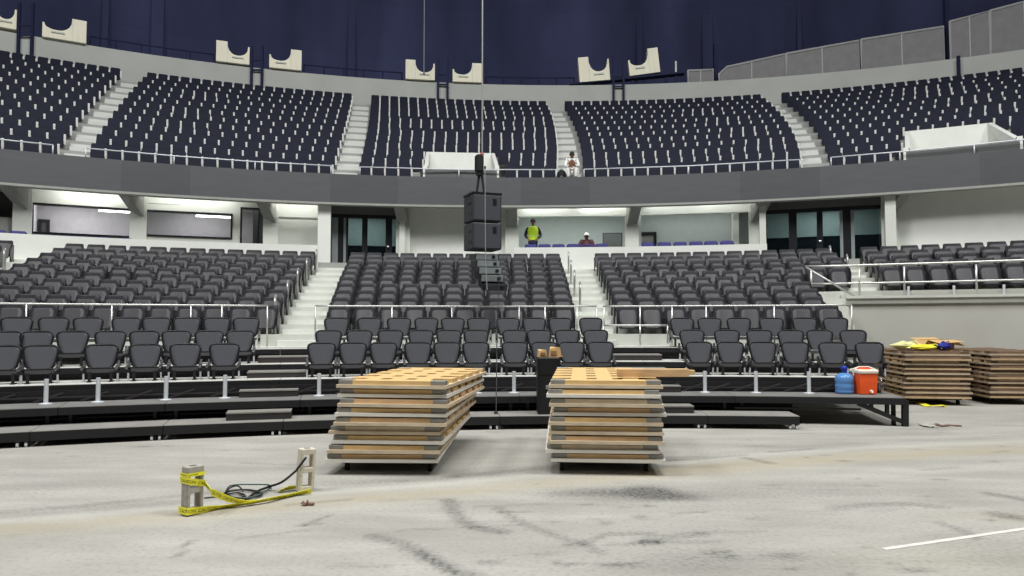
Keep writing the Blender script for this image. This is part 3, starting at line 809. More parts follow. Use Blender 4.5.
# ------------------------------------------------------------------ telescopic platforms
def ring(A,Z0,Z1,a0,a1,z0,z1,n=4):
    mb=MB(); B=RA(Z0); mb.arc(B,Z0+10.6,Z1+10.6,a0,a1,z0,z1,n); return mb
def wheels(parent,a,Z,z):
    for da in (-.0022,.0022):
        p=RA(Z).pt(a+da,z)
        mb=MB(); mb.M=Matrix.Translation(p)@Matrix.Rotation(-a,4,'Z')
        mb.tube([(-.012,0,0.035),(.012,0,0.035)],.035,12); w=mb.build('caster','galv',parent)
        mb=MB(); mb.M=Matrix.Translation(p)@Matrix.Rotation(-a,4,'Z'); mb.box(-.02,.02,-.02,.02,.04,.09); mb.build('caster_fork','black',w)
e1=[-130,30,163,283,400,500,600,708,800]
w1=['by the left frame edge','left of the cinder blocks','directly behind the cinder blocks','beside the first brown step box','behind the first wood stack','between the two wood stacks','behind the second wood stack','ending short of the cooler']
w1=['cut by the frame edge','below the first white posts','behind the taller cinder block','under the brown step box','behind the first wood stack','under the black case','behind the second wood stack','with the free end on bare floor']
A0=RA(10.9)
for k in range(8):
    a0,a1=A0.ang(e1[k],.2)+.0002,A0.ang(e1[k+1],.2)-.0002
    r=thing('floor_platform','low black rolling platform section '+w1[k],'platform',A0.pt((a0+a1)/2,0),group='lowest platform step')
    iv=Matrix.Translation(-r.location)
    def put(mb,nm,m,par=None):
        mb.v=[tuple(Vector(v)-r.location) for v in mb.v]; return mb.build(nm,m,par or r)
    put(ring(0,10.9,11.62,a0,a1,.193,.2),'deck','decklow'); put(ring(0,10.9,10.96,a0,a1,.075,.193),'skirt','skirt')
    put(ring(0,11.4,11.45,a0,a1,.03,.17),'rear_beam','black')
    for a in (a1-.004,):
        for da in (-.0022,.0022):
            mb=MB(); mb.M=Matrix.Translation(RA(11.0).pt(a+da,0)-r.location)@Matrix.Rotation(-a,4,'Z'); mb.tube([(-.014,-.06,.036),(.014,-.06,.036)],.035,12); w=mb.build('caster','galv',r)
            mb=MB(); mb.M=Matrix.Translation(RA(11.0).pt(a+da,0)-r.location)@Matrix.Rotation(-a,4,'Z'); mb.box(-.02,.02,-.08,-.04,.055,.1); mb.build('caster_fork','black',w)
e2=[-130,58,165,300,420,520,612,735,906]
w2=['cut by the frame edge','with two white posts by the frame edge','with white posts below the chairs','under the upper brown step box','behind the first wood stack','behind the black case','beside the long loose plank','carrying the water jug and orange cooler']
A0=RA(11.45)
for k in range(8):
    a0,a1=A0.ang(e2[k],.44)+.0002,A0.ang(e2[k+1],.44)-.0002
    r=thing('deck_platform','grey-topped platform section '+w2[k],'platform',A0.pt((a0+a1)/2,0),group='second platform step')
    def put(mb,nm,m,par=None):
        mb.v=[tuple(Vector(v)-r.location) for v in mb.v]; return mb.build(nm,m,par or r)
    put(ring(0,11.45,12.95,a0,a1,.432,.44),'deck','deckdark'); put(ring(0,11.45,11.51,a0,a1,.33,.432),'skirt','skirt')
    if k<7:
        put(ring(0,12.1,12.14,a0,a1,.0,.4),'rear_shade_panel','skirt')  # added black panel for the shade under the deck, hides bright floor behind
        put(ring(0,11.72,11.76,a0,a1,.235,.26),'brace','black')
    else:
        at0=A0.ang(812,.3); put(ring(0,12.6,12.64,a0,at0,.0,.4),'rear_shade_panel','skirt')
        put(ring(0,11.5,11.55,a0,A0.ang(862,.3),.23,.26),'brace','black')
        P=lambda px,z,Z=11.5:RA(Z).at(px,z)
        mb=MB(); mb.bar(P(858,.34),P(906,.05),.06,.07); put(mb,'diagonal_brace','black')
        for px,zb in ((871,.24),(887,.15)):
            mb=MB(); mb.bar(P(px,.38),P(px,zb),.05,.05); put(mb,'brace_post','black')
        mb=MB(); mb.bar(P(905,.4),P(905,.0),.09,.06); put(mb,'leg','black')
    for a in (a0+.006,a1-.006):
        mb=MB(); mb.bar(RA(11.6).pt(a,0),RA(11.6).pt(a,.4),.05,.05); put(mb,'leg','black')
e3=[-130,280,645,874]
w3=['under the chairs below the glazed suites','under the chairs behind the wood stacks','under the chairs behind the orange cooler']
for k in range(3):
    Z=12.6+.85*k; z=RD(k)
    for b in range(3):
        A0=RA(Z); a0,a1=A0.ang(e3[b],z)+.0002,A0.ang(e3[b+1],z)-.0002
        r=thing('seating_platform','black telescopic seating platform with grey deck, %s tier %s'%(RN[k],w3[b]),'platform',A0.pt((a0+a1)/2,0),group='telescopic seating platforms')
        def put(mb,nm,m,par=None):
            mb.v=[tuple(Vector(v)-r.location) for v in mb.v]; return mb.build(nm,m,par or r)
        n=8
        put(ring(0,Z,Z+.9 if k<2 else 14.74,a0,a1,z-.008,z,n),'deck','deck')
        put(ring(0,Z,Z+.06,a0,a1,z-.10,z-.008,n),'skirt','skirt')
        put(ring(0,Z-.40,Z-.37,a0,a1,.442,.60,n) if k==0 else ring(0,Z+.1,Z+.14,a0,a1,z-.19,z-.01,n),'riser_or_shade_panel','skirt')  # front tier: black panel stands in for shade under the deck; others: risers
        if k==0:
            for j in range(9):
                a=a0+(a1-a0)*(j+.3)/9
                mb=MB(); mb.bar(RA(Z-.44).pt(a,.45),RA(Z-.44).pt(a+.016,.575),.025,.03); put(mb,'diagonal_brace','boxside')
            put(ring(0,Z-.45,Z-.42,a0,a1,.50,.52,n),'brace','boxside')
# step boxes in the two aisles
def step_box(px0,px1,Z0,Z1,z0,z1,label):
    A=RA(Z0); a0,a1=A.ang(px0,z1),A.ang(px1,z1); c=A.pt((a0+a1)/2,z0)
    r=thing('step_box',label,'step',c,group='brown black step boxes in the aisles')
    for nm,m,g in (('body','boxside',(z0,z1-.02)),('tread','boxtop',(z1-.02,z1))):
        mb=ring(0,Z0-(0.008 if nm=='tread' else 0),Z1,a0,a1,g[0],g[1],2); mb.v=[tuple(Vector(v)-c) for v in mb.v]; mb.build(nm,m,r)
sd=lambda n,w:'long brown step box with pale tread, %s of aisle %s'%(n,w)
wl,wr='beside the first wood stack','beside the loose plank'
step_box(226,291,11.13,11.44,.2,.315,sd('lowest step',wl)); step_box(239,298,11.95,12.18,.44,.55,sd('second step',wl))
step_box(247,307,12.98,13.43,.66,.765,sd('third step',wl)); step_box(258,311,13.84,14.28,.865,.98,sd('top step',wl))
step_box(626,694,11.13,11.44,.2,.315,sd('lowest step',wr)); step_box(620,681,11.95,12.18,.44,.55,sd('second step',wr))
step_box(613,668,12.98,13.43,.66,.765,sd('third step',wr)); step_box(610,662,13.84,14.28,.865,.98,sd('top step',wr))
# short white posts standing on the second platform
pp=[46,98,166,225,319,477,514,705,756,809]
pw=['nearest the frame edge','second along from the frame edge','third along from the frame edge','beside the brown step boxes','just left of the first wood stack','just right of the first wood stack','left of the black case','first right of the loose plank','second right of the loose plank','left of the water jug']
for px,w in zip(pp,pw):
    A=RA(11.92); a=A.ang(px,.55); p=A.pt(a,.44)
    r=thing('guard_post','short white steel post on a base plate, '+w,'post',p,-a,'short white posts along the platform')
    mb=MB(); mb.tube([(0,0,0.01),(0,0,.355)],.03,12); mb.build('post','galv',r,smooth=False)
    MB().lathe([(.085,0),(.085,.012),(.05,.02)],14).build('base_plate','galv',r)

# ------------------------------------------------------------------ rails
def rail(name,label,cat,pts,posts=(),r_=.022,extra=(),m='steel',group=None,closed_ends=True):
    base=Vector(pts[0]); r=thing(name,label,cat,base,group=group)
    q=lambda P:[Vector(p)-base for p in P]
    MB().tube(q(pts),r_,8).build('top_rail',m,r,smooth=True)
    for e in extra: MB().tube(q(e),r_*.85,8).build('lower_rail',m,r,smooth=True)
    for a,b in posts: MB().tube(q([a,b]),r_*.9,8).build('post',m,r,smooth=True)
    return r
def arcpts(A,px0,px1,z,n=12):
    a0,a1=A.ang(px0,z),A.ang(px1,z); return [A.pt(a0+(a1-a0)*i/n,z) for i in range(n+1)]
G='walkway guard rails'
ZR=1.935; A=LA(15.45)
for p0,p1,posts,w in ((-130,268,[26.5,112,191,222,267.5],'in front of the block below the glazed suites'),(315,597,[315.5,392,452,519,545,577,596.5],'in front of the block behind the hanging speakers'),(603,852,[604,640,672,706,774,851.5],'in front of the block below the indigo box seats')):
    rail('guard_rail','slim steel guard rail on posts '+w,'rail',arcpts(A,p0,p1,ZR),[(A.at(p,ZR),A.at(p,ZR)-Vector((0,0,ZR-WALK))) for p in posts],.018,group=G)
B=LA(15.1)
rail('guard_rail','short low steel rail across the foot of the pale stair','rail',arcpts(B,603,668,1.53,4),[(B.at(p,1.53),B.at(p,1.53)-Vector((0,0,.37))) for p in (603.5,640,667.5)],.02,group=G)
# guard rail along the side wall
A=LA(LZf(4)+.08); d4=Ldeck(4)
top=arcpts(A,805,1300,2.96,14); mid=arcpts(A,809,1300,2.53,14)
gp=[811,859,904,976,1050,1130]
e=[A.at(805,2.96),A.at(858,d4-.0)]
rail('guard_rail','two-bar steel guard rail on top of the grey side wall','rail',top,[(A.at(p,2.9),A.at(p,2.9)-Vector((0,0,2.9-d4))) for p in gp],.028,extra=[mid,e],group=G)
# posts under the front side seats
for n,px in enumerate((908.5,954,1004)):
    A5=LA(LZf(5)-.02); p=A5.at(px,2.25); a=A5.ang(px,2.25); p.z=d4
    r=thing('seat_post','short pale post under the first seats above the side wall, %s from left'%ORD[n+1],'post',p,-a,'short posts above the side wall')
    mb=MB(); mb.bar((0,-.03,0),(0,-.03,.3),.05,.04,(0,1,0)); mb.build('post','galv',r); MB().box(-.05,.05,-.08,.02,0,.012).build('base_plate','galv',r)
# stair handrails
def loop(px,i,label):
    A=LA(LZ(i)-.25); z0=Ldeck(i); a=A.ang(px,z0+.4); z1=Ltop(i)+.04; p=A.pt(a,z0)
    zl=Ldeck(i-1) if i>0 else WALK
    r=thing('stair_handrail',label,'handrail',p,-a,'looped stair handrails')
    h=z1-z0
    pts=[(0,-.30,zl-z0),(0,-.30,h-.2),(0,-.29,h-.13),(0,-.24,h-.08),(0,.0,h-.01),(0,.05,h-.03),(0,.08,h-.09),(0,.08,0)]
    MB().tube(pts,.024,8).build('rail','steel',r,smooth=True)
    for y,zz in ((-.30,zl-z0),(.08,0)): MB().lathe([(.05,zz),(.05,zz+.015),(.03,zz+.02)],10,0,y).build('base_plate','steel',r)
for n,(px,i) in enumerate(((316.5,9),(307,7),(298,5),(288,3),(275.5,1))):
    loop(px,i,'looped steel handrail on the stair below the white end wall, %s from the top'%ORD[n+1])
for n,(px,i) in enumerate(((568.5,9),(571,7),(574.5,5),(580,3))):
    loop(px,i,'looped steel handrail beside the block behind the speakers, %s from the top'%ORD[n+1])
for n,(px,i) in enumerate(((830,9),(847,7))):
    loop(px,i,'looped steel handrail below the wide glass entrance, %s from the top'%ORD[n+1])
loop(5,7,'looped steel handrail on the stair cut by the frame edge')
# upper tier front rails
A=LA(24.62)
for n,(p0,p1,w) in enumerate(((-130,53,'nearest the frame edge'),(86,331,'over the glazed suites'),(360,556,'past the white central pit'),(584,800,'over the indigo box seats'),(831,1250,'past the white right-hand pit'))):
    k=max(2,int((p1-p0)/75)); pts=arcpts(A,p0,p1,6.84,k)
    rail('balcony_rail','thin pale rail on top of the dark balcony band, '+w,'rail',pts,[(v,v-Vector((0,0,.29))) for v in pts],.021,m='galv',group='rails along the balcony')
# ------------------------------------------------------------------ stacks of stage panels
SWAP=Matrix(((1,0,0,0),(0,0,1,0),(0,1,0,0),(0,0,0,1)))
def make_panel_meshes():
    W,L=1.15,2.2
    xs=[-W/2]; 
    for c in (-.42,-.14,.14,.42): xs+= [c-.055,c+.055]
    xs.append(W/2)
    ys=[0]
    for c in (.28,.69,1.10,1.51,1.92): ys+= [c-.085,c+.085]
    ys.append(L)
    d={}
    fr=MB(); fr.M=SWAP
    fr.grid(xs,ys,lambda i,j: not(j%2==1 and (i%2==1 or i in (0,len(xs)-2))),.035,.079); d['frame']=fr
    sh=MB(); sh.box(-W/2-.02,W/2+.02,-.03,L+.03,0,.035); d['sheet']=sh
    for n,(sx_,y0) in enumerate(((-1,0),(1,0),(-1,1),(1,1))):
        b=MB(); x0=sx_*(W/2+.004); x1=sx_*(W/2-.15); ya=-.004 if y0==0 else L-.12; yb=.12 if y0==0 else L+.004
        b.box(min(x0,x1),max(x0,x1),ya,yb,.040,.083,.004); d['corner_bracket%d'%n]=b
    return d
PANEL={}
def panel(loc,rz,label,group,fm,sm,bm='bracket',top=False):
    r=thing('stage_panel',label,'panel',loc,rz,group)
    for k,mb in make_panel_meshes().items():
        nm='corner_bracket' if k.startswith('corner') else k
        m={'frame':fm,'sheet':sm,'corner_bracket':bm}[nm]
        key=(k,m)
        if key not in PANEL:
            o=mb.build(nm,m,r); PANEL[key]=o.data
        else:
            o=bpy.data.objects.new(nm,PANEL[key]); COL.objects.link(o); o.parent=r
    if top:
        b=MB()
        for cx in (-.42,-.14,.14,.42):
            for cy in (.28,.69,1.10,1.51,1.92): b.box(cx-.053,cx+.053,cy-.083,cy+.083,.05,.060)
        b.build('slot_shade','slotshade',r)  # dark plates laid in the slots to give the shade of their depth
    return r
def dolly(loc,rz,label):
    r=thing('panel_dolly',label,'dolly',loc,rz,'panel dollies')
    xs=[-.5,-.4,.4,.5]; ys=[.2,.3,.98,1.08,1.75,1.85]
    f=MB(); f.M=SWAP; f.grid(xs,ys,lambda i,j: i!=1 or j%2==0,.085,.13); f.build('frame','black',r)
    for x in (-.45,.45):
        for y in (.25,1.8):
            w=MB(); w.tube([(x-.02,y,.043),(x+.02,y,.043)],.043,14); w.build('caster','rubber',r)
def stack(px,Y,n,rz0,rz1,dx,zt,mats,where,seed):
    rg=random.Random(seed); base=at(px,450,Y); base.z=0
    dolly(base,math.radians(rz0),'black wheeled dolly under the '+where)
    z=.132; h=(zt-z)/n
    for k in range(n):
        u=k/(n-1.0); sm,fm=mats[k%len(mats)]
        x=base.x+dx*u+rg.uniform(-.035,.035); y=base.y+rg.uniform(-.03,.03)
        rz=math.radians(rz0+(rz1-rz0)*u+rg.uniform(-.8,.8))
        pos='topmost' if k==n-1 else ('lowest' if k==0 else ORD[n-k]+' from the top')
        panel((x,y,z+k*h),rz,'slotted wooden stage panel, %s of the %s'%(pos,where),'stage panels in stacks',fm,sm,'darkend' if seed>2 else 'bracket',k==n-1)
    return base
MA=[('plywhite','pine2'),('ply','pine'),('plywhite','pine'),('ply','ply'),('ply','pine2'),('plywhite','pine'),('ply','pine2'),('plywhite','pine'),('ply','pine')]
B1=stack(384,7.6,9,-2,-8,.09,1.0,MA,'stack beside the cinder blocks',1)
MBs=[('plywhite','pine2'),('plywhite','ply'),('ply','pine2'),('ply','pine'),('ply','pine'),('plywhite','pine2'),('ply','ply'),('plywhite','pine'),('ply','pine')]
B2=stack(605,7.6,9,-4,-5.5,.02,1.0,MBs,'stack before the black case',2)
MC=[('tan','brownframe'),('ply2','brownframe'),('tan','brownframe'),('ply2','tan')]
B3=stack(940,13.9,10,-8,-8,.0,1.04,MC,'stack carrying the cardboard box',3)
B4=stack(1024,14.0,10,-6,-6,.0,1.04,MC,'brown stack cut by frame edge',4)
# plank lying across the second stack
p=at(650,374,9.55); zt=1.0+.022
r=thing('loose_plank','long orange-brown loose plank jutting from the stack before the black case','plank',(1.28,7.95,1.0),math.radians(2))
MB().box(-.12,.66,-.06,.06,0,.085,.004).build('board','pine2',r)
MB().box(.66,.73,-.03,.05,.02,.07,.004).build('end_peg','pine',r)
# black case with cardboard scraps
cp=at(548.5,413,10.98); CZ=.20
r=thing('flight_case','tall black case standing on the low platform behind the second wood stack','case',(cp.x,11.18,CZ),math.radians(2))
MB().box(-.165,.165,-.2,.2,.0,.86,.012).build('body','case',r)
for x in (-.16,.16):
    MB().box(x-.012,x+.012,-.212,-.188,.02,.85,.004).build('edge_trim','rim',r)
MB().box(-.168,.168,-.205,.205,.60,.612).build('lid_seam','rim',r)
MB().box(-.05,.05,-.215,-.2,.38,.44,.006).build('handle','bracket',r)
for n,(dx,dy,dz,rz,wx,wy,wz,l) in enumerate(((-.09,-.05,.0,.2,.13,.1,.12,'crumpled light cardboard piece at the outer corner of the black case top'),(.10,-.1,-.0,-.3,.15,.12,.16,'bigger folded cardboard piece hanging over the black case edge'),(.2,.0,.0,.1,.12,.1,.02,'thin cardboard flap beside the folded piece on the black case'))):
    q=thing('cardboard_scrap',l,'cardboard',(cp.x+dx*(.8 if n==2 else 1),11.18+dy,CZ+.862+dz),rz,'cardboard scraps on the black case')
    b=MB(); b.add([(-wx/2,-wy/2,0),(wx/2,-wy/2,.0),(wx/2+.02,wy/2,.01),(-wx/2,wy/2,0),(-wx/2+.01,-wy/2+.01,wz*.8),(wx/2-.01,-wy/2,wz),(wx/2,wy/2,wz*.9),(-wx/2,wy/2-.02,wz)],MB.BOXF)
    b.build('flap','card',q)
    MB().box(-wx*.3,wx*.3,-wy/2-.012,-wy/2-.004,wz*.25,wz*.6).build('crease_panel','carddark',q)
# ------------------------------------------------------------------ things on the right
W=lambda px,Y,z: Vector((at(px,400,Y).x,Y,z))
p=W(844.8,11.75,.44)
r=thing('water_jug','clear blue five-gallon water jug with a dark blue cap on the platform','water jug',p)
MB().lathe([(.12,0),(.143,.012),(.145,.05),(.138,.065),(.145,.08),(.145,.15),(.138,.165),(.145,.18),(.145,.25),(.135,.28),(.09,.32),(.045,.335)],24).build('body','jug',r,smooth=True)
MB().lathe([(.03,.335),(.036,.34),(.036,.385),(.05,.39),(.05,.43),(.03,.445)],16).build('cap','jugcap',r,smooth=True)
p=W(864.4,11.7,.44)
r=thing('drink_cooler','square orange drink cooler with white lid and spout on the platform','cooler',p,.05)
MB().lathe([(0.165,0),(.19,.01),(.205,.2),(.205,.33),(.2,.335)],4).build('body','orange',r)
for ch in r.children: ch.rotation_euler=(0,0,math.pi/4)
for ch in r.children:
    b=ch.modifiers.new('edge','BEVEL'); b.width=.03; b.segments=3
l=MB().box(-.165,.165,-.165,.165,.335,.40,.02).build('lid','lid',r)
MB().lathe([(.10,.40),(.095,.415),(.05,.42)],16).build('lid_disc','orange',l)
MB().tube([(-.17,0,.30),(-.185,0,.40),(-.08,0,.435),(.08,0,.435),(.185,0,.40),(.17,0,.30)],.012,6).build('handle','lid',r)
s=MB(); s.tube([(.03,-.145,.06),(.03,-.185,.06),(.03,-.19,.035)],.018,8); s.build('spout','lid',r)
p=W(881.5,11.75,.44)
r=thing('plastic_bottle','small clear plastic bottle standing beside the orange cooler','bottle',p)
MB().lathe([(.034,0),(.036,.01),(.036,.13),(.032,.15),(.036,.165),(.034,.19),(.015,.225)],16).build('body','clear',r,smooth=True)
MB().lathe([(.016,.225),(.017,.23),(.017,.25),(.012,.252)],12).build('cap','white',r)
# cardboard box, wrap and blue cloth on the third stack
zt=1.04+.005
c=B3
p=W(936,14.6,zt)
r=thing('cardboard_box','open brown cardboard box with spread flaps on the brown panel stack','box',p,.1)
b=MB(); b.M=SWAP; b.grid([-.28,-.265,.265,.28],[-.2,-.185,.185,.2],lambda i,j: not(i==1 and j==1),0,.2); b.build('body','carddark',r)
for nm,vs in (('flap',[(-.28,-.2,.2),(.28,-.2,.2),(.34,-.42,.17),(-.2,-.42,.14)]),('flap',[(-.28,.2,.2),(.28,.2,.2),(.26,.36,.24),(-.3,.36,.23)]),('flap',[(-.28,-.2,.2),(-.28,.2,.2),(-.40,.2,.02),(-.42,-.2,.02)]),('flap',[(.28,-.2,.2),(.28,.2,.2),(.5,.2,.1),(.5,-.22,.08)])):
    b=MB(); b.add(vs+[(x,y,z-.008) for x,y,z in vs],[(0,1,2,3),(7,6,5,4),(0,4,5,1),(1,5,6,2),(2,6,7,3),(3,7,4,0)]); b.build(nm,'card',r)
def crumple(name,label,cat,loc,size,m,seed,parts=None):
    rg=random.Random(seed); r=thing(name,label,cat,loc)
    b=MB(); n=10; k=5; vs=[]; fs=[]
    for i in range(k):
        u=i/(k-1); rr=math.sin(math.pi*(.12+.8*u))
        for j in range(n):
            t=2*math.pi*j/n; q=rr*rg.uniform(.7,1.15)
            vs.append((size[0]*q*math.cos(t),size[1]*q*math.sin(t),size[2]*u*rg.uniform(.85,1.15)))
    for i in range(k-1):
        for j in range(n):
            j2=(j+1)%n; fs.append((i*n+j,i*n+j2,(i+1)*n+j2,(i+1)*n+j))
    fs.append(tuple(range(n-1,-1,-1))); fs.append(tuple((k-1)*n+j for j in range(n)))
    b.add(vs,fs); b.build('crumpled_sheet',m,r)
    t=MB(); t.tube([(size[0]*.3,0,size[2]*.9),(size[0]*.7,-size[1]*.5,size[2]*1.1),(size[0]*1.0,-size[1]*.9,size[2]*.3)],.012,5); t.build('loose_end',m,r)
    return r
crumple('plastic_wrap','crumpled pale yellow plastic wrap on the brown panel stack','wrap',W(905,14.55,zt),(.28,.2,.16),'cleartrash',1)
crumple('yellow_bag','bright yellow plastic bag in front of the cardboard box','bag',W(925,14.25,zt),(.3,.12,.11),'yellowbag',2)
crumple('blue_cloth','dark blue cloth bundle below the cardboard flap','cloth',W(944,14.2,zt),(.13,.1,.16),'bluecloth',3)
# crumpled caution tape and scraps on the floor
def flat_scrap(name,label,cat,pts,w,m,seed):
    rg=random.Random(seed); P=[ground(*q) for q in pts]; base=P[0].copy(); base.z=0
    r=thing(name,label,cat,base); b=MB(); vs=[]; fs=[]
    for i,q in enumerate(P):
        d=(P[min(i+1,len(P)-1)]-P[max(i-1,0)]); d.z=0; d.normalize(); n=Vector((-d.y,d.x,0))
        h=rg.uniform(.006,.05)
        for s in (-1,1):
            v=q-base+n*w*s*rg.uniform(.7,1.2); vs.append((v.x,v.y,h+s*rg.uniform(0,.015))); vs.append((v.x,v.y,h+.004+s*rg.uniform(0,.01)))
    for i in range(len(P)-1):
        a=i*4; c=a+4
        fs+= [(a,a+2,c+2,c),(a+1,c+1,c+3,a+3),(a,c,c+1,a+1),(a+2,a+3,c+3,c+2)]
    b.add(vs,fs); b.build('strip',m,r)
    k=MB(); v=P[-1]-base; k.box(v.x-.03,v.x+.05,v.y-.02,v.y+.03,0,.02,.004); k.build('fold',m,r)
flat_scrap('fallen_tape','crumpled yellow tape lying on the floor below the brown stack','tape',[(868,401),(880,402),(892,402),(905,404),(916,403),(928,407),(944,407)],.06,'yellowbag',4)
flat_scrap('fallen_tape','yellow tape scrap draped by the last chair of the platform','tape',[(858,400),(864,402),(872,401)],.04,'yellowbag',6)
flat_scrap('paper_scrap','pale crumpled scrap on the floor below the platform end','scrap',[(921,425),(927,427),(935,428)],.05,'greyscrap',5)
flat_scrap('brown_scrap','dark brown stick-like debris beside the pale floor scrap','debris',[(935,425),(942,427),(950,426),(958,426.5)],.03,'debris',8)
flat_scrap('brown_scrap','small brown chip on the floor beside the shorter cinder block','debris',[(302,505.5),(305,506),(308,505.5)],.02,'debris',9)

# ------------------------------------------------------------------ cinder blocks, tape, cable
def cinder(label,px,py,rz,m,tilt=0):
    g=ground(px,py); r=thing('cinder_block',label,'cinder block',(g.x,g.y,0),rot=(0,tilt,rz))
    b=MB(); b.grid([-.072,-.044,.044,.072],[0,.05,.18,.225,.345,.4],lambda i,j: not(i==1 and j in(1,3)),-.05,.05); o=b.build('block_body',m,r)
    o.modifiers.new('edge','BEVEL').width=.006
    n=MB(); n.box(-.028,.028,-.02,.02,.398,.402,.0); n.build('end_notch','darkwall',r)
    return r,g
C1,g1=cinder('grey cinder block on end, wrapped with yellow tape, farther from the wood stacks',192,514,math.radians(54),'block')
C2,g2=cinder('pale cinder block on end beside the wood stack, cable tied to it',304.5,491,math.radians(36),'block2',math.radians(3))
# caution tape: two runs between the blocks, with printed lettering
def text_mesh(body):
    cu=bpy.data.curves.new('lettering','FONT'); cu.body=body; cu.size=1.0
    o=bpy.data.objects.new('lettering_source',cu); COL.objects.link(o)
    bpy.context.view_layer.update()
    me=bpy.data.meshes.new_from_object(o.evaluated_get(bpy.context.evaluated_depsgraph_get()))
    vs=[v.co.copy() for v in me.vertices]; fs=[tuple(p.vertices) for p in me.polygons]
    bpy.data.objects.remove(o); bpy.data.curves.remove(cu); bpy.data.meshes.remove(me)
    return vs,fs
TV,TFc=text_mesh('CAUTION  CAUTION')
TW=max(v.x for v in TV)
def tape_run(label,pts,width,twist,parts_text=1.0,lift=None):
    """pts world polyline; the tape band stands on edge or lies according to twist (angle from vertical per point)"""
    P=[Vector(p) for p in pts]; S=[0]
    for a,b in zip(P[:-1],P[1:]): S.append(S[-1]+(b-a).length)
    base=P[0].copy(); r=thing('caution_tape',label,'tape',base,group='caution tape around the cinder blocks')
    def frame_at(s):
        s=max(0,min(S[-1]-1e-5,s)); i=max(k for k in range(len(S)-1) if S[k]<=s+1e-9); u=(s-S[i])/(S[i+1]-S[i])
        p=P[i].lerp(P[i+1],u); d=(P[i+1]-P[i]).normalized(); t=twist[i]+(twist[i+1]-twist[i])*u
        side=d.cross(Vector((0,0,1))); side.normalize(); up=side.cross(d); 
        w=up*math.cos(t)+side*math.sin(t); nn=d.cross(w).normalized()
        return p,w.normalized(),nn
    n=60; vs=[]; fs=[]
    for k in range(n+1):
        p,w,nn=frame_at(S[-1]*k/n)
        for s in (-1,1):
            for q in (-1,1): vs.append(p-base+w*(s*width/2)+nn*(q*.0012))
    for k in range(n):
        a=k*4;c=a+4
        fs+=[(a,c,c+1,a+1),(a+2,a+3,c+3,c+2),(a,a+2,c+2,c),(a+1,c+1,c+3,a+3)]
    fs+=[(0,1,3,2),(n*4,n*4+2,n*4+3,n*4+1)]
    b=MB(); b.add(vs,fs); b.build('band','tape',r)
    sc=width*.66; rep=max(1,int(S[-1]*parts_text/(TW*sc+sc*1.0))); tv=[]; tf=[]
    for k in range(rep):
        o=len(tv); s0=sc*.6+k*(TW*sc+sc*1.0)
        for v in TV:
            p,w,nn=frame_at(s0+v.x*sc); tv.append(p-base+w*((v.y-.36)*sc)+nn*.0022)
        tf+=[tuple(o+i for i in f) for f in TFc]
        o=len(tv)
        for v in TV:
            p,w,nn=frame_at(s0+(TW-v.x)*sc); tv.append(p-base+w*((v.y-.36)*sc)-nn*.0022)
        tf+=[tuple(o+i for i in f) for f in TFc]
    b=MB(); b.add(tv,tf); b.build('lettering','tapeink',r)
    return r
def GP(px,py,h): return ground(px,py,h)
def around(rz,h,order,off=.006):
    c,s=math.cos(rz),math.sin(rz); q=[]
    for x,y in order:
        x*=(.072+off); y*=(.05+off); q.append((g1.x+x*c-y*s,g1.y+x*s+y*c,h))
    return q
R1=math.radians(54)
wr=around(R1,.29,[(-1,1),(-1,-1),(1,-1)])
tape_run('yellow caution tape sagging from the grey block to the floor',[wr[0],wr[1],(wr[2][0],wr[2][1]-.01,.25),GP(212,492,.20),GP(222,496.5,.13),GP(233,500.5,.07),GP(244,502,.04),GP(256,501,.03)],.055,[.1,.1,.25,.35,.5,.7,.9,1.0])
wb=around(R1,.045,[(-1,1),(-1,-1),(1,-1)],.012)
tape_run('yellow caution tape lying along the floor between both cinder blocks',[wb[0],wb[1],(wb[2][0],wb[2][1],.03),GP(218,507.5,.02),GP(232,505.5,.02),GP(250,503,.025),GP(268,499.5,.03),GP(284,496.5,.02),GP(298,493.5,.02),GP(311,491,.035)],.06,[0,0,.3,.8,.9,.95,.85,.8,.8,.5])
wt=around(R1,.335,[(-1,1),(-1,-1),(1,-1),(1,1)])
tape_run('yellow caution tape wound around the top of the grey cinder block',wt,.03,[0,0,0,0],.9)
tape_run('short yellow caution tape end behind the pale cinder block',[GP(279,491,.02),GP(288,488,.03),GP(296,487,.03)],.07,[1.0,.8,.9])
# cables
def cable(label,runs,r_,m,group='floor cables'):
    base=Vector(runs[0][0]); base.z=0; r=thing('floor_cable',label,'cable',base,group=group)
    for k,pts in enumerate(runs):
        q=[Vector(p)-base for p in pts]; c=[]
        for i in range(len(q)-1):
            p0=q[max(i-1,0)];p1=q[i];p2=q[i+1];p3=q[min(i+2,len(q)-1)]
            for t in (0,.25,.5,.75):
                c.append(.5*((2*p1)+(p2-p0)*t+(2*p0-5*p1+4*p2-p3)*t*t+(3*p1-p0-3*p2+p3)*t**3))
        c.append(q[-1])
        for v in c: v.z=max(v.z,r_)
        MB().tube(c,r_,6).build('cable_strand' ,m,r,smooth=True)
    return r
cable('dark cable rising from the floor to the pale cinder block',[[GP(246,500,.01),GP(256,492,.02),GP(268,487,.03),GP(282,482,.10),(g2.x-.07,g2.y-.03,.2),(g2.x-.03,g2.y-.01,.24)],[(g2.x-.05,g2.y-.08,.22),(g2.x-.01,g2.y-.085,.27),(g2.x+.03,g2.y-.06,.33)]],.011,'cable')
def coil(cx,cy,rx,ry,n,seed):
    rg=random.Random(seed); pts=[]
    for k in range(n*9):
        t=k/9*2*math.pi; g=ground(cx+rx*math.cos(t)*rg.uniform(.85,1.1),cy+ry*math.sin(t)*rg.uniform(.8,1.1),.012+.004*(k/9)); pts.append(g)
    return pts
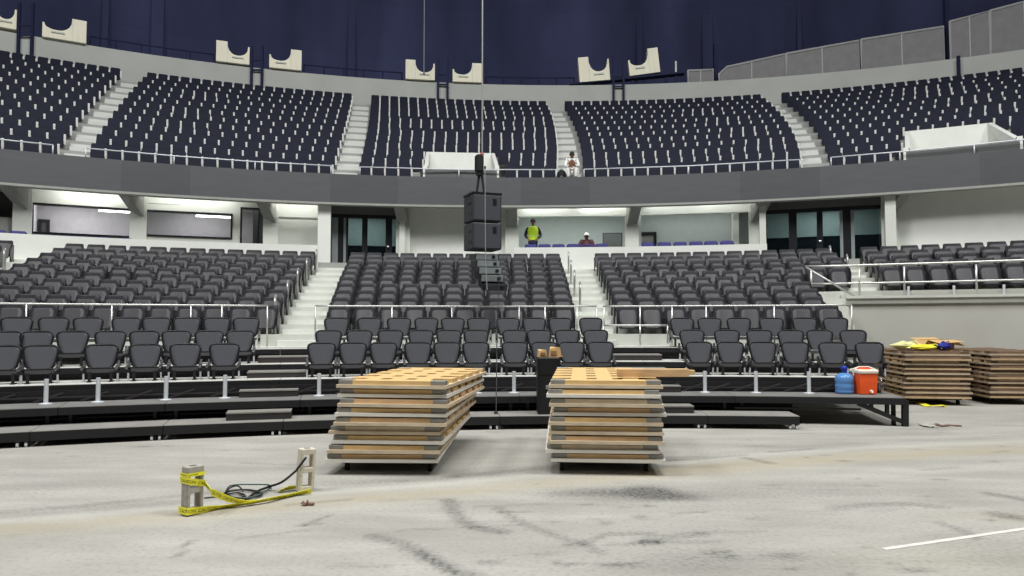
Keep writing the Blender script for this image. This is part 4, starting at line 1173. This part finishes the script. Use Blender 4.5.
cable('messy black cable coil on the floor between the cinder blocks',[coil(243,494,18,4.5,3,1),coil(235,496,10,3,2,2),[GP(204,498,.01),GP(214,497,.01),GP(226,497,.015)],[GP(226,493,.02),GP(230,488,.12),GP(238,486,.15),GP(243,491,.02)]],.0065,'cable')
cable('thin green cable looping over the black coil',[[GP(226,491,.02),GP(230,486,.10),GP(240,484.5,.12),GP(255,484.5,.11),GP(269,485,.05),GP(271,489,.01)],[GP(222,497,.015),GP(240,498,.02),GP(256,496,.02),GP(270,488,.02)]],.007,'cable2')
# ------------------------------------------------------------------ hanging speakers
YS=15.0; RZS=math.radians(21)
def spk(name,label,px,py,w,h,d,pitch,front,group,parts):
    c=at(px,py,YS); r=thing(name,label,'speaker',c,rot=(pitch,0,RZS),group=group); return r
for n,(py,w_) in enumerate(((210.0,'upper'),(237.6,'lower'))):
    r=spk('bass_speaker','big black bass speaker cabinet, %s one of the hanging cluster'%w_,482.5,py,0,0,0,0,None,'hanging bass speakers',None)
    MB().box(-.32,.32,-.3,.3,-.272,.272,.02).build('cabinet','speaker',r)
    MB().box(-.285,.285,-.312,-.3,-.245,.245).build('grille','grille',r)
    MB().box(.12,.2,-.322,-.312,.06,.2,.004).build('badge','rim',r)
    for z in (-.12,.10):
        for y in (-.18,-.02):
            MB().box(-.332,-.318,y-.06,y+.03,z-.025,z+.025,.004).build('side_handle','rim',r)
mods=[(484,257.2,3),(485.5,263.6,5),(487.5,270.2,8),(489.5,277,13),(492.5,284.5,22)]
for n,(px,py,pt) in enumerate(mods):
    r=spk('line_array_speaker','slim line array speaker, %s from the top below the bass cabinets'%ORD[n+1],px,py,0,0,0,math.radians(pt),None,'hanging line array speakers',None)
    b=MB(); hh=.066
    b.prismx([(-.2,-hh),(-.2,hh),(.2,hh*.8),(.2,-hh*.8)],-.24,.24); b.build('cabinet','linegrey' if n<4 else 'speaker',r)
    MB().box(-.225,.225,-.21,-.2,-hh*.8,hh*.8).build('grille','linegrey' if n<4 else 'grille',r)
    MB().box(.10,.17,-.218,-.21,-.03,.035).build('badge','rim',r)
    for x in (-.25,.25): MB().box(x-.012,x+.012,-.18,.18,-hh*.9,hh*.9).build('side_plate','rim',r)
c=at(482.5,195.2,YS)
r=thing('rigging_frame','flat black rigging frame on top of the hanging bass speakers','rigging',c,RZS)
b=MB(); b.M=SWAP; b.grid([-.33,-.27,.27,.33],[-.3,-.24,.24,.3],lambda i,j: not(i==1 and j==1),-.03,.01); b.build('frame','rim',r)
MB().box(-.27,.27,-.04,.04,-.02,.02).build('crossbar','rim',r)
hc=at(479.5,163,YS)
r=thing('chain_hoist','black chain hoist hanging over the speaker cluster','hoist',hc,RZS)
MB().box(-.085,.07,-.10,.10,-.20,.17,.03).build('motor_body','strap',r)
MB().lathe([(.05,-.28),(.07,-.27),(.08,-.19)],12).build('chain_bag','strap',r)
t=MB(); t.tube([(0,0,.17),(.05,0,.22),(.09,0,.19),(.06,0,.16)],.018,6); t.build('hook','redtag',r)
t=MB(); t.tube([(.06,0,.18),(.06,0,16.0)],.016,6); t.build('chain','chain',r)
for n,(px1,w_) in enumerate(((476.5,'outer'),(484.5,'inner'))):
    a=at(479.8+n*1.2,170,YS); b_=at(px1,195.2,YS); r=thing('lifting_strap','black lifting strap from the hoist to the rigging frame, %s one'%w_,'strap',a,group='lifting straps')
    b=MB(); b.bar((0,0,0),b_-a,.05,.02,(0,1,0)); b.build('webbing','strap',r)
    e=b_-a; b=MB(); b.box(e.x-.03,e.x+.03,e.y-.03,e.y+.03,e.z-.02,e.z+.04,.006); b.build('shackle','bracket',r)
a=at(485,168,YS-.5); b_=at(496.5,424,10.9); pts=[a,at(485.3,200,YS-.5),at(486,250,YS-.5),at(489,290,14.2),at(493,330,12.5),at(496,380,11.4)]
b_.z=.02
pts=[a,at(485.2,215,YS-.52),at(485.6,262,YS-.52),at(487.2,290,YS-.55)]
r=thing('control_cable','thin pale control cable hanging down in front of the speakers','cable',a)
MB().tube([p-a for p in pts],.008,5).build('cable_strand','steel',r)
MB().lathe([(.02,-.02),(.02,.03),(.012,.04)],8).build('plug','rim',r)
a=at(496,300,11.0); z0=.2
r=thing('hanging_cable','thin black cable hanging between the two wood stacks','cable',(a.x,11.0,.2))
MB().tube([(-.02,4.0,2.4),(-.02,3.5,2.2),(-.012,1.8,1.55),(0,.6,.9),(0,.35,.45),(.0,.1,.02)],.008,5).build('cable_strand','cable',r)
MB().box(-.03,.03,.05,.11,.0,.03,.004).build('plug','rim',r)
c=at(424,60,35.5)
r=thing('hanging_wire','thin grey wire hanging in front of the far navy shell','wire',c)
MB().tube([(0,0,-.6),(0,0,9)],.025,5).build('wire_strand','linegrey',r)
MB().lathe([(.05,-.75),(.06,-.7),(.03,-.6)],8).build('weight','bracket',r)
# ------------------------------------------------------------------ rim things
def saddle(label,px0,px1,yb,thick_left,tilt=0.0,zs=1.0):
    A=UA(38.45); px=(px0+px1)/2
    a=A.ang(px,RT+.5); p=A.pt(a); Y=p.y
    z=max(RT,H(yb,Y))
    d=Y*math.cos(T)+(z-CAMZ)*math.sin(T)
    w=(px1-px0)/F*d*math.cos(a)*.97
    p.z=z
    r=thing('roof_saddle',label,'saddle',p,rot=(0,tilt,-a),group='white saddle blocks on the rim wall'); r.scale=(1,1,zs)
    w2=w/2; poly=[(-w2,0),(w2,0)]
    x0,x1=-w2+.33*w,w2-.07; hp=.88 if thick_left else .66; zt=1.03
    poly+=[(w2,hp)]
    n=10
    for k in range(n+1):
        t=math.pi*k/n; x=(x0+x1)/2+(x1-x0)/2*math.cos(t); s=math.sin(t)**.75
        top=hp if k<n/2 else zt
        poly.append((x,top-(top-.38)*s))
    poly+=[(x0,zt),(-w2,zt)]
    # drop doubled points
    q=[]; 
    for v in poly:
        if not q or (abs(v[0]-q[-1][0])+abs(v[1]-q[-1][1]))>1e-4: q.append(v)
    poly=q
    if not thick_left: poly=[(-x,z) for x,z in poly][::-1]
    MB().prism(poly,-.35,.35).build('block_body','cream',r)
    xm=(x0+x1)/2*(1 if thick_left else -1)
    MB().box(xm-.26,xm+.26,-.42,-.34,.24,.31,.015).build('ledge','offwhite',r)
    xt=(-w2+.33*w-.2)*(1 if thick_left else -1)
    MB().box(xt+(.17 if thick_left else -.21),xt+(.21 if thick_left else -.17),-.37,-.34,0,zt-.02).build('edge_rib','white',r)
    return r
saddle('white saddle block cut by the frame edge, half-moon cut facing up',-14,17,29.5,True)
saddle('white saddle block with its tall end toward the pale stair, by the frame edge',43,87,42.5,False)
saddle('white saddle block over the glazed suites, tall end toward the frame edge',216,250,65,True)
saddle('white saddle block over the glazed suites, tall end toward the hoist chain',269,302,71,False)
saddle('white saddle block over the first glass entrance, tall end on its outer side',405,435,81.5,True)
saddle('white saddle block right behind the hoist chain',452,482,84,False)
saddle('white saddle block past the chain, lower one of the tilted pair',579,610,83,True,math.radians(-4),1.3)
saddle('white saddle block past the chain, higher one of the tilted pair',629,660,76,False,math.radians(-6),1.3)
A=UA(38.45)
def rimp(px,py): 
    a=A.ang(px,RT+.4); p=A.pt(a); p.z=H(py,p.y); return p,a
p0,_=rimp(570,85); p1,_=rimp(684,73.5)
r=thing('support_beam','dark sloping beam under the tilted pair of saddle blocks','beam',p0)
b=MB(); b.bar((0,0,0),p1-p0,.5,.10); b.build('beam_body','darksteel',r)
for u in (.25,.55,.85):
    q=(p1-p0)*u; b=MB(); b.bar((q.x,q.y,q.z-.1),(q.x,q.y,RT-p0.z-.0),.12,.12); b.build('strut','darksteel',r)
def post_frame(label,px0,px1,y0,y1,yb):
    B=UA(38.12); a=B.ang((px0+px1)/2,14); c=B.pt(a,Udeck(11)); 
    r=thing('post_frame',label,'frame',c,group='dark post frames on the rim wall')
    for px in (px0,px1):
        p=B.at(px,14); b=MB(); b.bar(Vector((p.x,p.y,c.z))-c,Vector((p.x,p.y,H(y0,p.y)))-c,.11,.11,(0,1,0)); b.build('post','darksteel',r)
    for yy in (yb,yb-10):
        p,q=B.at(px0,14),B.at(px1,14); z=H(yy,p.y)
        b=MB(); b.bar(Vector((p.x,p.y,z))-c,Vector((q.x,q.y,H(yy+(q.y-p.y)*0,q.y)))-c,.08,.08); b.build('crossbar','darksteel',r)
post_frame('dark steel post frame between saddle blocks by the frame edge',18.5,32,3,50,35)
post_frame('dark steel post frame between saddle blocks over the glazed suites',251.5,262,46,80,70)
post_frame('dark steel post frame between saddle blocks beside the chain',438,447.5,58,97,84.5)
post_frame('dark steel post frame between the tilted saddle blocks',613.5,623.5,55,100,86.5)
r=None
p,a=rimp(676,76); r=thing('tube_light','short pale upright tube behind the tilted saddle block','light tube',p,-a)
MB().tube([(0,0,0),(0,0,.8)],.05,8).build('tube','white',r); MB().box(-.09,.09,-.09,.09,-.35,0).build('socket','darksteel',r)
B=UA(38.0); p=B.at(958.5,14); p.z=Udeck(11)
r=thing('rim_post','single dark post against the rim wall above the right-hand pit','post',p)
MB().bar((0,0,0),(0,0,H(56,p.y)-p.z),.12,.12,(0,1,0)).build('post','darksteel',r); MB().box(-.12,.12,-.12,.12,0,.03).build('base_plate','darksteel',r)
# grey mesh panels
B=UA(38.9)
pan=[(688,713,71,70,'smallest, beside the upright tube'),(719,785,69,54.5,'with the rounded corner, second from the tube'),(786.5,859,54,41,'third from the tube'),(861.5,944,40,27,'fourth from the tube, ending at the dark gap'),(950.5,990,22,11.5,'first past the dark gap'),(991,1060,11.2,-7,'cut by the frame corner')]
for x0,x1,y0,y1,w in pan:
    a=B.at(x0,15); b_=B.at(x1,15); a.z=b_.z=RT-.14
    r=thing('mesh_panel','grey mesh screen panel above rim wall, '+w,'panel',a,group='mesh panels above the rim wall')
    d=b_-a; d.z=0; n=Vector((-d.y,d.x,0)).normalized()*.03
    za=H(y0,a.y)-a.z; zb=H(y1,b_.y)-a.z
    cut=.12 if x0==719 else 0.0
    poly=[(0,0),(1,0),(1,zb),(cut,za+(zb-za)*cut),(0,za*(1-2.5*cut))]
    m=MB(); vs=[d*u+n*s+Vector((0,0,z)) for s in (-1,1) for u,z in poly]; k=len(poly)
    m.add(vs,[tuple(range(k)),tuple(range(2*k-1,k-1,-1))]+[(i,i+k,(i+1)%k+k,(i+1)%k) for i in range(k)]); m.build('mesh_screen','panel',r)
    m=MB(); m.tube([d*u-n*1.5+Vector((0,0,z)) for u,z in poly],.06,6,True); m.build('panel_frame','panelframe',r)
    m=MB(); m.tube([d*.5-n*1.5,d*.5-n*1.5+Vector((0,0,(za+zb)/2))],.04,6); m.build('mullion','panelframe',r)
for n,(px,yt) in enumerate(((716,66),(947.5,20))):
    p=UA(39.35).at(px,15); p.z=RT-.14
    r=thing('shell_post','dark steel post in the gap between mesh panels, '+('by the tube' if n==0 else 'past the fourth panel'),'post',p,group='dark posts between mesh panels')
    MB().bar((0,0,0),(0,0,H(yt,p.y)-p.z+1.2),.22,.22,(0,1,0)).build('post','darksteel',r); MB().box(-.2,.2,-.2,.2,0,.03).build('base_plate','darksteel',r)
# thin service rail along the ledge
A4=UA(39.6)
for x0,x1,w in ((90,214,'by the frame edge'),(304,402,'over the glazed suites'),(486,574,'beside the tilted saddle pair')):
    pts=arcpts(A4,x0,x1,RT+.85,5)
    r=rail('service_rail','dim thin service rail on the rim ledge, '+w,'rail',pts,[(v,v-Vector((0,0,1.0))) for v in pts],.035,m='darksteel',group='service rails on the rim ledge')
# dark screen board in the first open box
p=LA(26.8).at(612.5,4.2); a=LA(26.8).ang(612.5,4.2); p.z=3.54
r=thing('display_board','black freestanding screen in the box with the standing man','screen',p,-a)
MB().box(-.36,.36,-.03,.03,.55,1.36,.008).build('panel','frame',r); MB().box(-.33,.33,-.034,-.03,.58,1.33).build('face','darkwall',r)
for x in (-.3,.3): MB().box(x-.03,x+.03,-.15,.15,0,.03).build('foot','frame',r); MB().bar((x,0,.02),(x,0,.56),.04,.04,(0,1,0)).build('leg','frame',r)
# strip lights inside the glazed rooms
for n,(x0,x1,py,Z,w) in enumerate(((99,133,215.5,27.2,'behind the first long window'),(196,231,219.5,27.2,'behind the second long window'))):
    a=LA(Z).at(x0,5.5); b_=LA(Z).at(x1,5.5); a.z=b_.z=0; z=5.32
    r=thing('strip_light','bright ceiling strip light '+w,'light',(a.x,a.y,z),group='strip lights in the glazed rooms')
    m=MB(); m.bar((0,0,.0),b_-a,.07,.05); m.build('tube','lamp',r)
    m=MB(); m.bar((0,0,.06),(b_-a)+Vector((0,0,.06)),.16,.06); m.build('housing','white',r)
    for u in (.15,.85):
        q=(b_-a)*u; m=MB(); m.bar((q.x,q.y,.08),(q.x,q.y,5.74-z),.02,.02,(0,1,0)); m.build('hanger','steel',r)

# ------------------------------------------------------------------ people
def skin(name,verts,edges,radii,m,parent,root=0,sub=1):
    me=bpy.data.meshes.new(name); me.from_pydata(verts,edges,[]); me.materials.append(M[m])
    o=bpy.data.objects.new(name,me); COL.objects.link(o); o.parent=parent
    o.modifiers.new('skin','SKIN'); s=o.modifiers.new('smooth','SUBSURF'); s.levels=sub; s.render_levels=sub
    for i,v in enumerate(me.skin_vertices[0].data):
        rr=radii[i]; v.radius=rr if isinstance(rr,tuple) else (rr,rr); v.use_root=(i==root)
    return o
class G:
    def __init__(s): s.v=[];s.e=[];s.r=[]
    def add(s,p,r,frm=None):
        s.v.append(p); s.r.append(r); i=len(s.v)-1
        if frm is not None: s.e.append((frm,i))
        return i
def hand(g,wrist,p,d,side,up):
    """palm, four fingers and a thumb beyond a wrist at p pointing along d"""
    d=Vector(d).normalized(); s=Vector(side).normalized(); u=Vector(up).normalized(); p=Vector(p)
    palm=g.add(p+d*.07,(.034,.022),wrist)
    for k,(o,l) in enumerate(((-.03,.062),(-.01,.075),(.01,.07),(.03,.055))):
        a=g.add(p+d*.105+s*o,.009,palm); b=g.add(p+d*(.105+l*.55)+s*o*1.1-u*.008,.008,a); g.add(p+d*(.105+l)+s*o*1.1-u*.03,.007,b)
    a=g.add(p+d*.06-s*.045,.010,palm); g.add(p+d*.10-s*.058-u*.012,.008,a)
def person(label,loc,rz,J,cloth,cat='person'):
    r=thing('person',label,cat,loc,rz)
    g=G(); hip=g.add(J['hip'],(.13,.09)); w=g.add(J['waist'],(.125,.085),hip); c=g.add(J['chest'],(.15,.095),w); n0=g.add(J['neck0'],(.075,.06),c); n=g.add(J['neck'],.05,n0)
    hd=Vector(J['head']); f=Vector(J.get('face',(0,-1,0)))
    h1=g.add(hd+Vector((0,0,-.075))+f*.015,(.062,.07),n); h2=g.add(hd,(.076,.09),h1); g.add(hd+Vector((0,0,.075)),(.06,.07),h2)
    g.add(hd+f*.108+Vector((0,0,-.03)),.011,h1)
    for s in (-1,1): g.add(hd+Vector((s*.088,.0,-.02)),.012,h2)
    for s,k in ((-1,'l'),(1,'r')):
        sh=g.add(J['sh'+k],.06,c); el=g.add(J['el'+k],.042,sh); wr=g.add(J['wr'+k],.028,el)
        d=Vector(J['wr'+k])-Vector(J['el'+k]); sd=d.cross(Vector((0,0,1))); sd=sd.normalized() if sd.length>1e-3 else Vector((0,-1,0)); hand(g,wr,J['wr'+k],d,sd*(-s),sd.cross(d).normalized())
        th=g.add(Vector(J['hip'])+Vector((s*.085,0,-.06)),.085,hip); kn=g.add(J['kn'+k],.058,th); an=g.add(J['an'+k],.038,kn)
        g.add(Vector(J['an'+k])+Vector((0,.03,-.05)),.035,an); g.add(Vector(J['an'+k])+Vector((0,-.14,-.06)),.032,an)
    skin('body',g.v,g.e,g.r,'skin',r)
    g=G(); h_=g.add(J['hip'],(.142,.102)); w=g.add(J['waist'],(.14,.10),h_); c=g.add(J['chest'],(.165,.11),w); g.add(J['neck0'],(.085,.07),c)
    for s,k in ((-1,'l'),(1,'r')):
        sh=g.add(J['sh'+k],.072,c); el=g.add(J['el'+k],.054,sh); g.add(Vector(J['wr'+k])*.9+Vector(J['el'+k])*.1,.042,el)
    skin('shirt',g.v,g.e,g.r,cloth['shirt'],r)
    g=G(); h_=g.add(J['hip'],(.148,.108))
    for s,k in ((-1,'l'),(1,'r')):
        th=g.add(Vector(J['hip'])+Vector((s*.085,0,-.06)),.096,h_); kn=g.add(J['kn'+k],.07,th); g.add(Vector(J['an'+k])+Vector((0,0,.02)),.055,kn)
    skin('trousers',g.v,g.e,g.r,cloth['trousers'],r)
    for s,k in ((-1,'l'),(1,'r')):
        a=Vector(J['an'+k]); b=MB(); b.box(a.x-.048,a.x+.048,a.y-.19,a.y+.07,a.z-.095,a.z-.02,.02); b.build('shoe','strap',r,smooth=True)
    hm=cloth['hat']
    b=MB(); vs=[]; k_=8; nn=14; fs=[]
    for i in range(k_):
        t=math.pi*.52*i/(k_-1)
        for j in range(nn):
            ph=2*math.pi*j/nn; vs.append(hd+Vector((.094*math.sin(t)*math.cos(ph),.112*math.sin(t)*math.sin(ph)+.012,.02+.115*math.cos(t))))
    for i in range(k_-1):
        for j in range(nn): fs.append((i*nn+j,(i+1)*nn+j,(i+1)*nn+(j+1)%nn,i*nn+(j+1)%nn))
    b.add(vs,fs)
    if hm=='cap':
        b.build('cap','cap',r,smooth=True)
        b=MB(); q=hd+f*.1+Vector((0,0,.03)); b.box(q.x-.075,q.x+.075,q.y-.09,q.y+.02,q.z-.006,q.z+.008,.004); b.build('cap_brim','cap',r)
    else: b.build('hair','hair',r,smooth=True)
    for s in (-1,1):
        b=MB(); q=hd+f*.098+Vector((s*.03,0,.0)); b.box(q.x-.012,q.x+.012,q.y-.004,q.y+.006,q.z-.006,q.z+.006,.002); b.build('eye','hair',r)
    b=MB(); q=hd+f*.096+Vector((0,0,-.062)); b.box(q.x-.024,q.x+.024,q.y-.004,q.y+.006,q.z-.005,q.z+.004,.002); b.build('mouth','redshirt',r)
    return r
A=LA(25.5); a=A.ang(533,4.3); p=A.pt(a,3.54)
J=dict(hip=(0,0,.93),waist=(0,0,1.08),chest=(0,0,1.28),neck0=(0,0,1.43),neck=(0,-.005,1.50),head=(0,-.02,1.61),
  shl=(-.19,0,1.40),ell=(-.28,.03,1.12),wrl=(-.17,-.22,.99),shr=(.19,0,1.40),elr=(.28,.03,1.12),wrr=(.15,-.22,.99),
  knl=(-.1,-.01,.5),anl=(-.1,0,.095),knr=(.1,-.01,.5),anr=(.1,0,.095))
r=person('standing person in lime hi-vis vest and dark clothes in the open box',p,-a,J,dict(shirt='darkshirt',trousers='jeans',hat='hair'))
b=MB(); n=20; vs=[]; fs=[]
rings=[(.96,.185,.150),(1.08,.188,.150),(1.22,.196,.158),(1.34,.205,.150),(1.41,.185,.125),(1.455,.10,.095)]
for z,rx,ry in rings:
    for i in range(n):
        t=2*math.pi*i/n; vs.append((rx*math.cos(t),ry*math.sin(t),z))
for k in range(len(rings)-1):
    for i in range(n): fs.append((k*n+i,k*n+(i+1)%n,(k+1)*n+(i+1)%n,(k+1)*n+i))
b.add(vs,fs); b.build('vest','vest',r,smooth=True)
for z in (1.1,):
    b=MB(); n=20; vs=[];fs=[]
    for i in range(n):
        t=2*math.pi*i/n
        for zz,rr in ((z,.0),(z+.02,.0)): vs.append((.193*math.cos(t),.156*math.sin(t),zz))
    for i in range(n): j=(i+1)%n; fs.append((2*i,2*j,2*j+1,2*i+1))
    b.add(vs,fs); b.build('vest_stripe','vesttape',r)
A=LA(25.3); a=A.ang(586.5,4.3); p=A.pt(a,3.54)
J=dict(hip=(0,.1,.5),waist=(0,.06,.64),chest=(0,-.0,.82),neck0=(0,-.04,.94),neck=(0,-.06,.99),head=(0,-.1,1.06),
  shl=(-.19,-.01,.90),ell=(-.28,-.12,.68),wrl=(-.15,-.3,.72),shr=(.19,-.01,.90),elr=(.28,-.12,.68),wrr=(.15,-.3,.72),
  knl=(-.12,-.36,.48),anl=(-.12,-.34,.095),knr=(.12,-.36,.48),anr=(.12,-.34,.095))
person('seated person in white cap and dark red shirt in the open box',p,-a,J,dict(shirt='redshirt',trousers='jeans',hat='cap'))
A=UA(25.35); a=A.ang(572,7.0); p=A.pt(a,Udeck(0))
J=dict(hip=(0,.12,.42),waist=(0,.08,.56),chest=(0,.02,.72),neck0=(0,-.02,.84),neck=(0,-.03,.88),head=(0,-.06,.96),
  shl=(-.18,0,.80),ell=(-.24,-.12,.56),wrl=(-.1,-.3,.50),shr=(.18,0,.80),elr=(.24,-.12,.56),wrr=(.1,-.3,.52),
  knl=(-.13,-.30,.44),anl=(-.13,-.25,.095),knr=(.13,-.30,.44),anr=(.13,-.25,.095))
person('seated person in white clothes at the balcony edge beside the pale stair',p,-a,J,dict(shirt='whiteshirt',trousers='whiteshirt',hat='hair'))
mb=MB(); mb.M=Matrix.Translation(A.pt(a,Udeck(0)-.01,.2))@Matrix.Rotation(-a,4,'Z'); mb.box(-.3,.3,-.14,.3,0,.32,.01); struct(mb,'floor_added_seat_block','upstair')  # invented block that gives the seated person something to rest on
a=A.ang(561.5,6.9); p=A.pt(a,Udeck(0))
r=thing('backpack','black backpack standing beside the person in white on the balcony','bag',p,-a)
MB().lathe([(.13,0),(.16,.03),(.17,.2),(.15,.36),(.08,.43)],12).build('body','strap',r,smooth=True)
MB().lathe([(.09,.05),(.11,.08),(.11,.2),(.08,.24)],10,0,-.1).build('front_pocket','rim',r,smooth=True)
MB().tube([(-.04,0,.42),(-.03,0,.48),(.03,0,.48),(.04,0,.42)],.012,6).build('handle','rim',r)

# ------------------------------------------------------------------ light, world, camera
def area(name,loc,target,size,power,col=(1,1,1),sy=None):
    l=bpy.data.lights.new(name,'AREA'); l.energy=power; l.color=col; l.shape='RECTANGLE'; l.size=size; l.size_y=sy or size
    o=bpy.data.objects.new(name,l); COL.objects.link(o); o.location=loc
    o.rotation_euler=(Vector(target)-Vector(loc)).to_track_quat('-Z','Y').to_euler(); return o
KEY=(1.0,1.0,0.985)
LP=[((-17,3,26),(-8,13,1)),((-6,6,26),(-3,14,1)),((6,6,26),(3,14,1)),((17,3,26),(8,13,1)),((0,-4,27),(0,9,0))]
LE=[3300,2700,2700,3300,3000]
for n,((a,b),e) in enumerate(zip(LP,LE)): area('arena_floodlight',a,b,5.0,e,KEY)
# cove strips behind the balcony band
for x0,x1,e in ((55,128,16),(150,236,15),(276,316,9),(518,570,6),(575,628,6),(642,700,5),(700,752,5)):
    px=(x0+x1)/2; A=LA(24.95); an=A.ang(px,5.6); p=A.pt(an,5.66); L=(A.at(x1,5.6)-A.at(x0,5.6)).length
    q=A.pt(an,5.45,1.2); area('cove_light',p,q,L,e,(1,1,.97),.06)
for px,Z,e in ((80,27.2,60),(195,27.2,34),(262,27.0,8),(545,26.2,40),(600,26.2,40),(665,26.1,13),(710,26.1,13),(365,27.2,26),(825,27.2,34)):
    A=LA(Z); an=A.ang(px,5.6); p=A.pt(an,5.7); area('room_light',p,p+Vector((0,0,-2)),1.6,e,(1,.97,1) if px<300 else (.95,1,1))
w=bpy.data.worlds.new('arena_air'); SC.world=w; w.use_nodes=True
bg=w.node_tree.nodes['Background']; bg.inputs['Color'].default_value=(0.80,0.88,1.0,1); bg.inputs['Strength'].default_value=0.05
cam=bpy.data.cameras.new('camera'); cam.sensor_width=36; cam.lens=36*F/1024; cam.clip_end=300; cam.clip_start=.05
co=bpy.data.objects.new('camera',cam); COL.objects.link(co); co.location=(0,0,CAMZ); co.rotation_euler=(math.pi/2+T,0,0); SC.camera=co
vs=SC.view_settings; vs.view_transform='Standard'; vs.look='None'; vs.gamma=1; vs.use_curve_mapping=False; vs.exposure=0.0
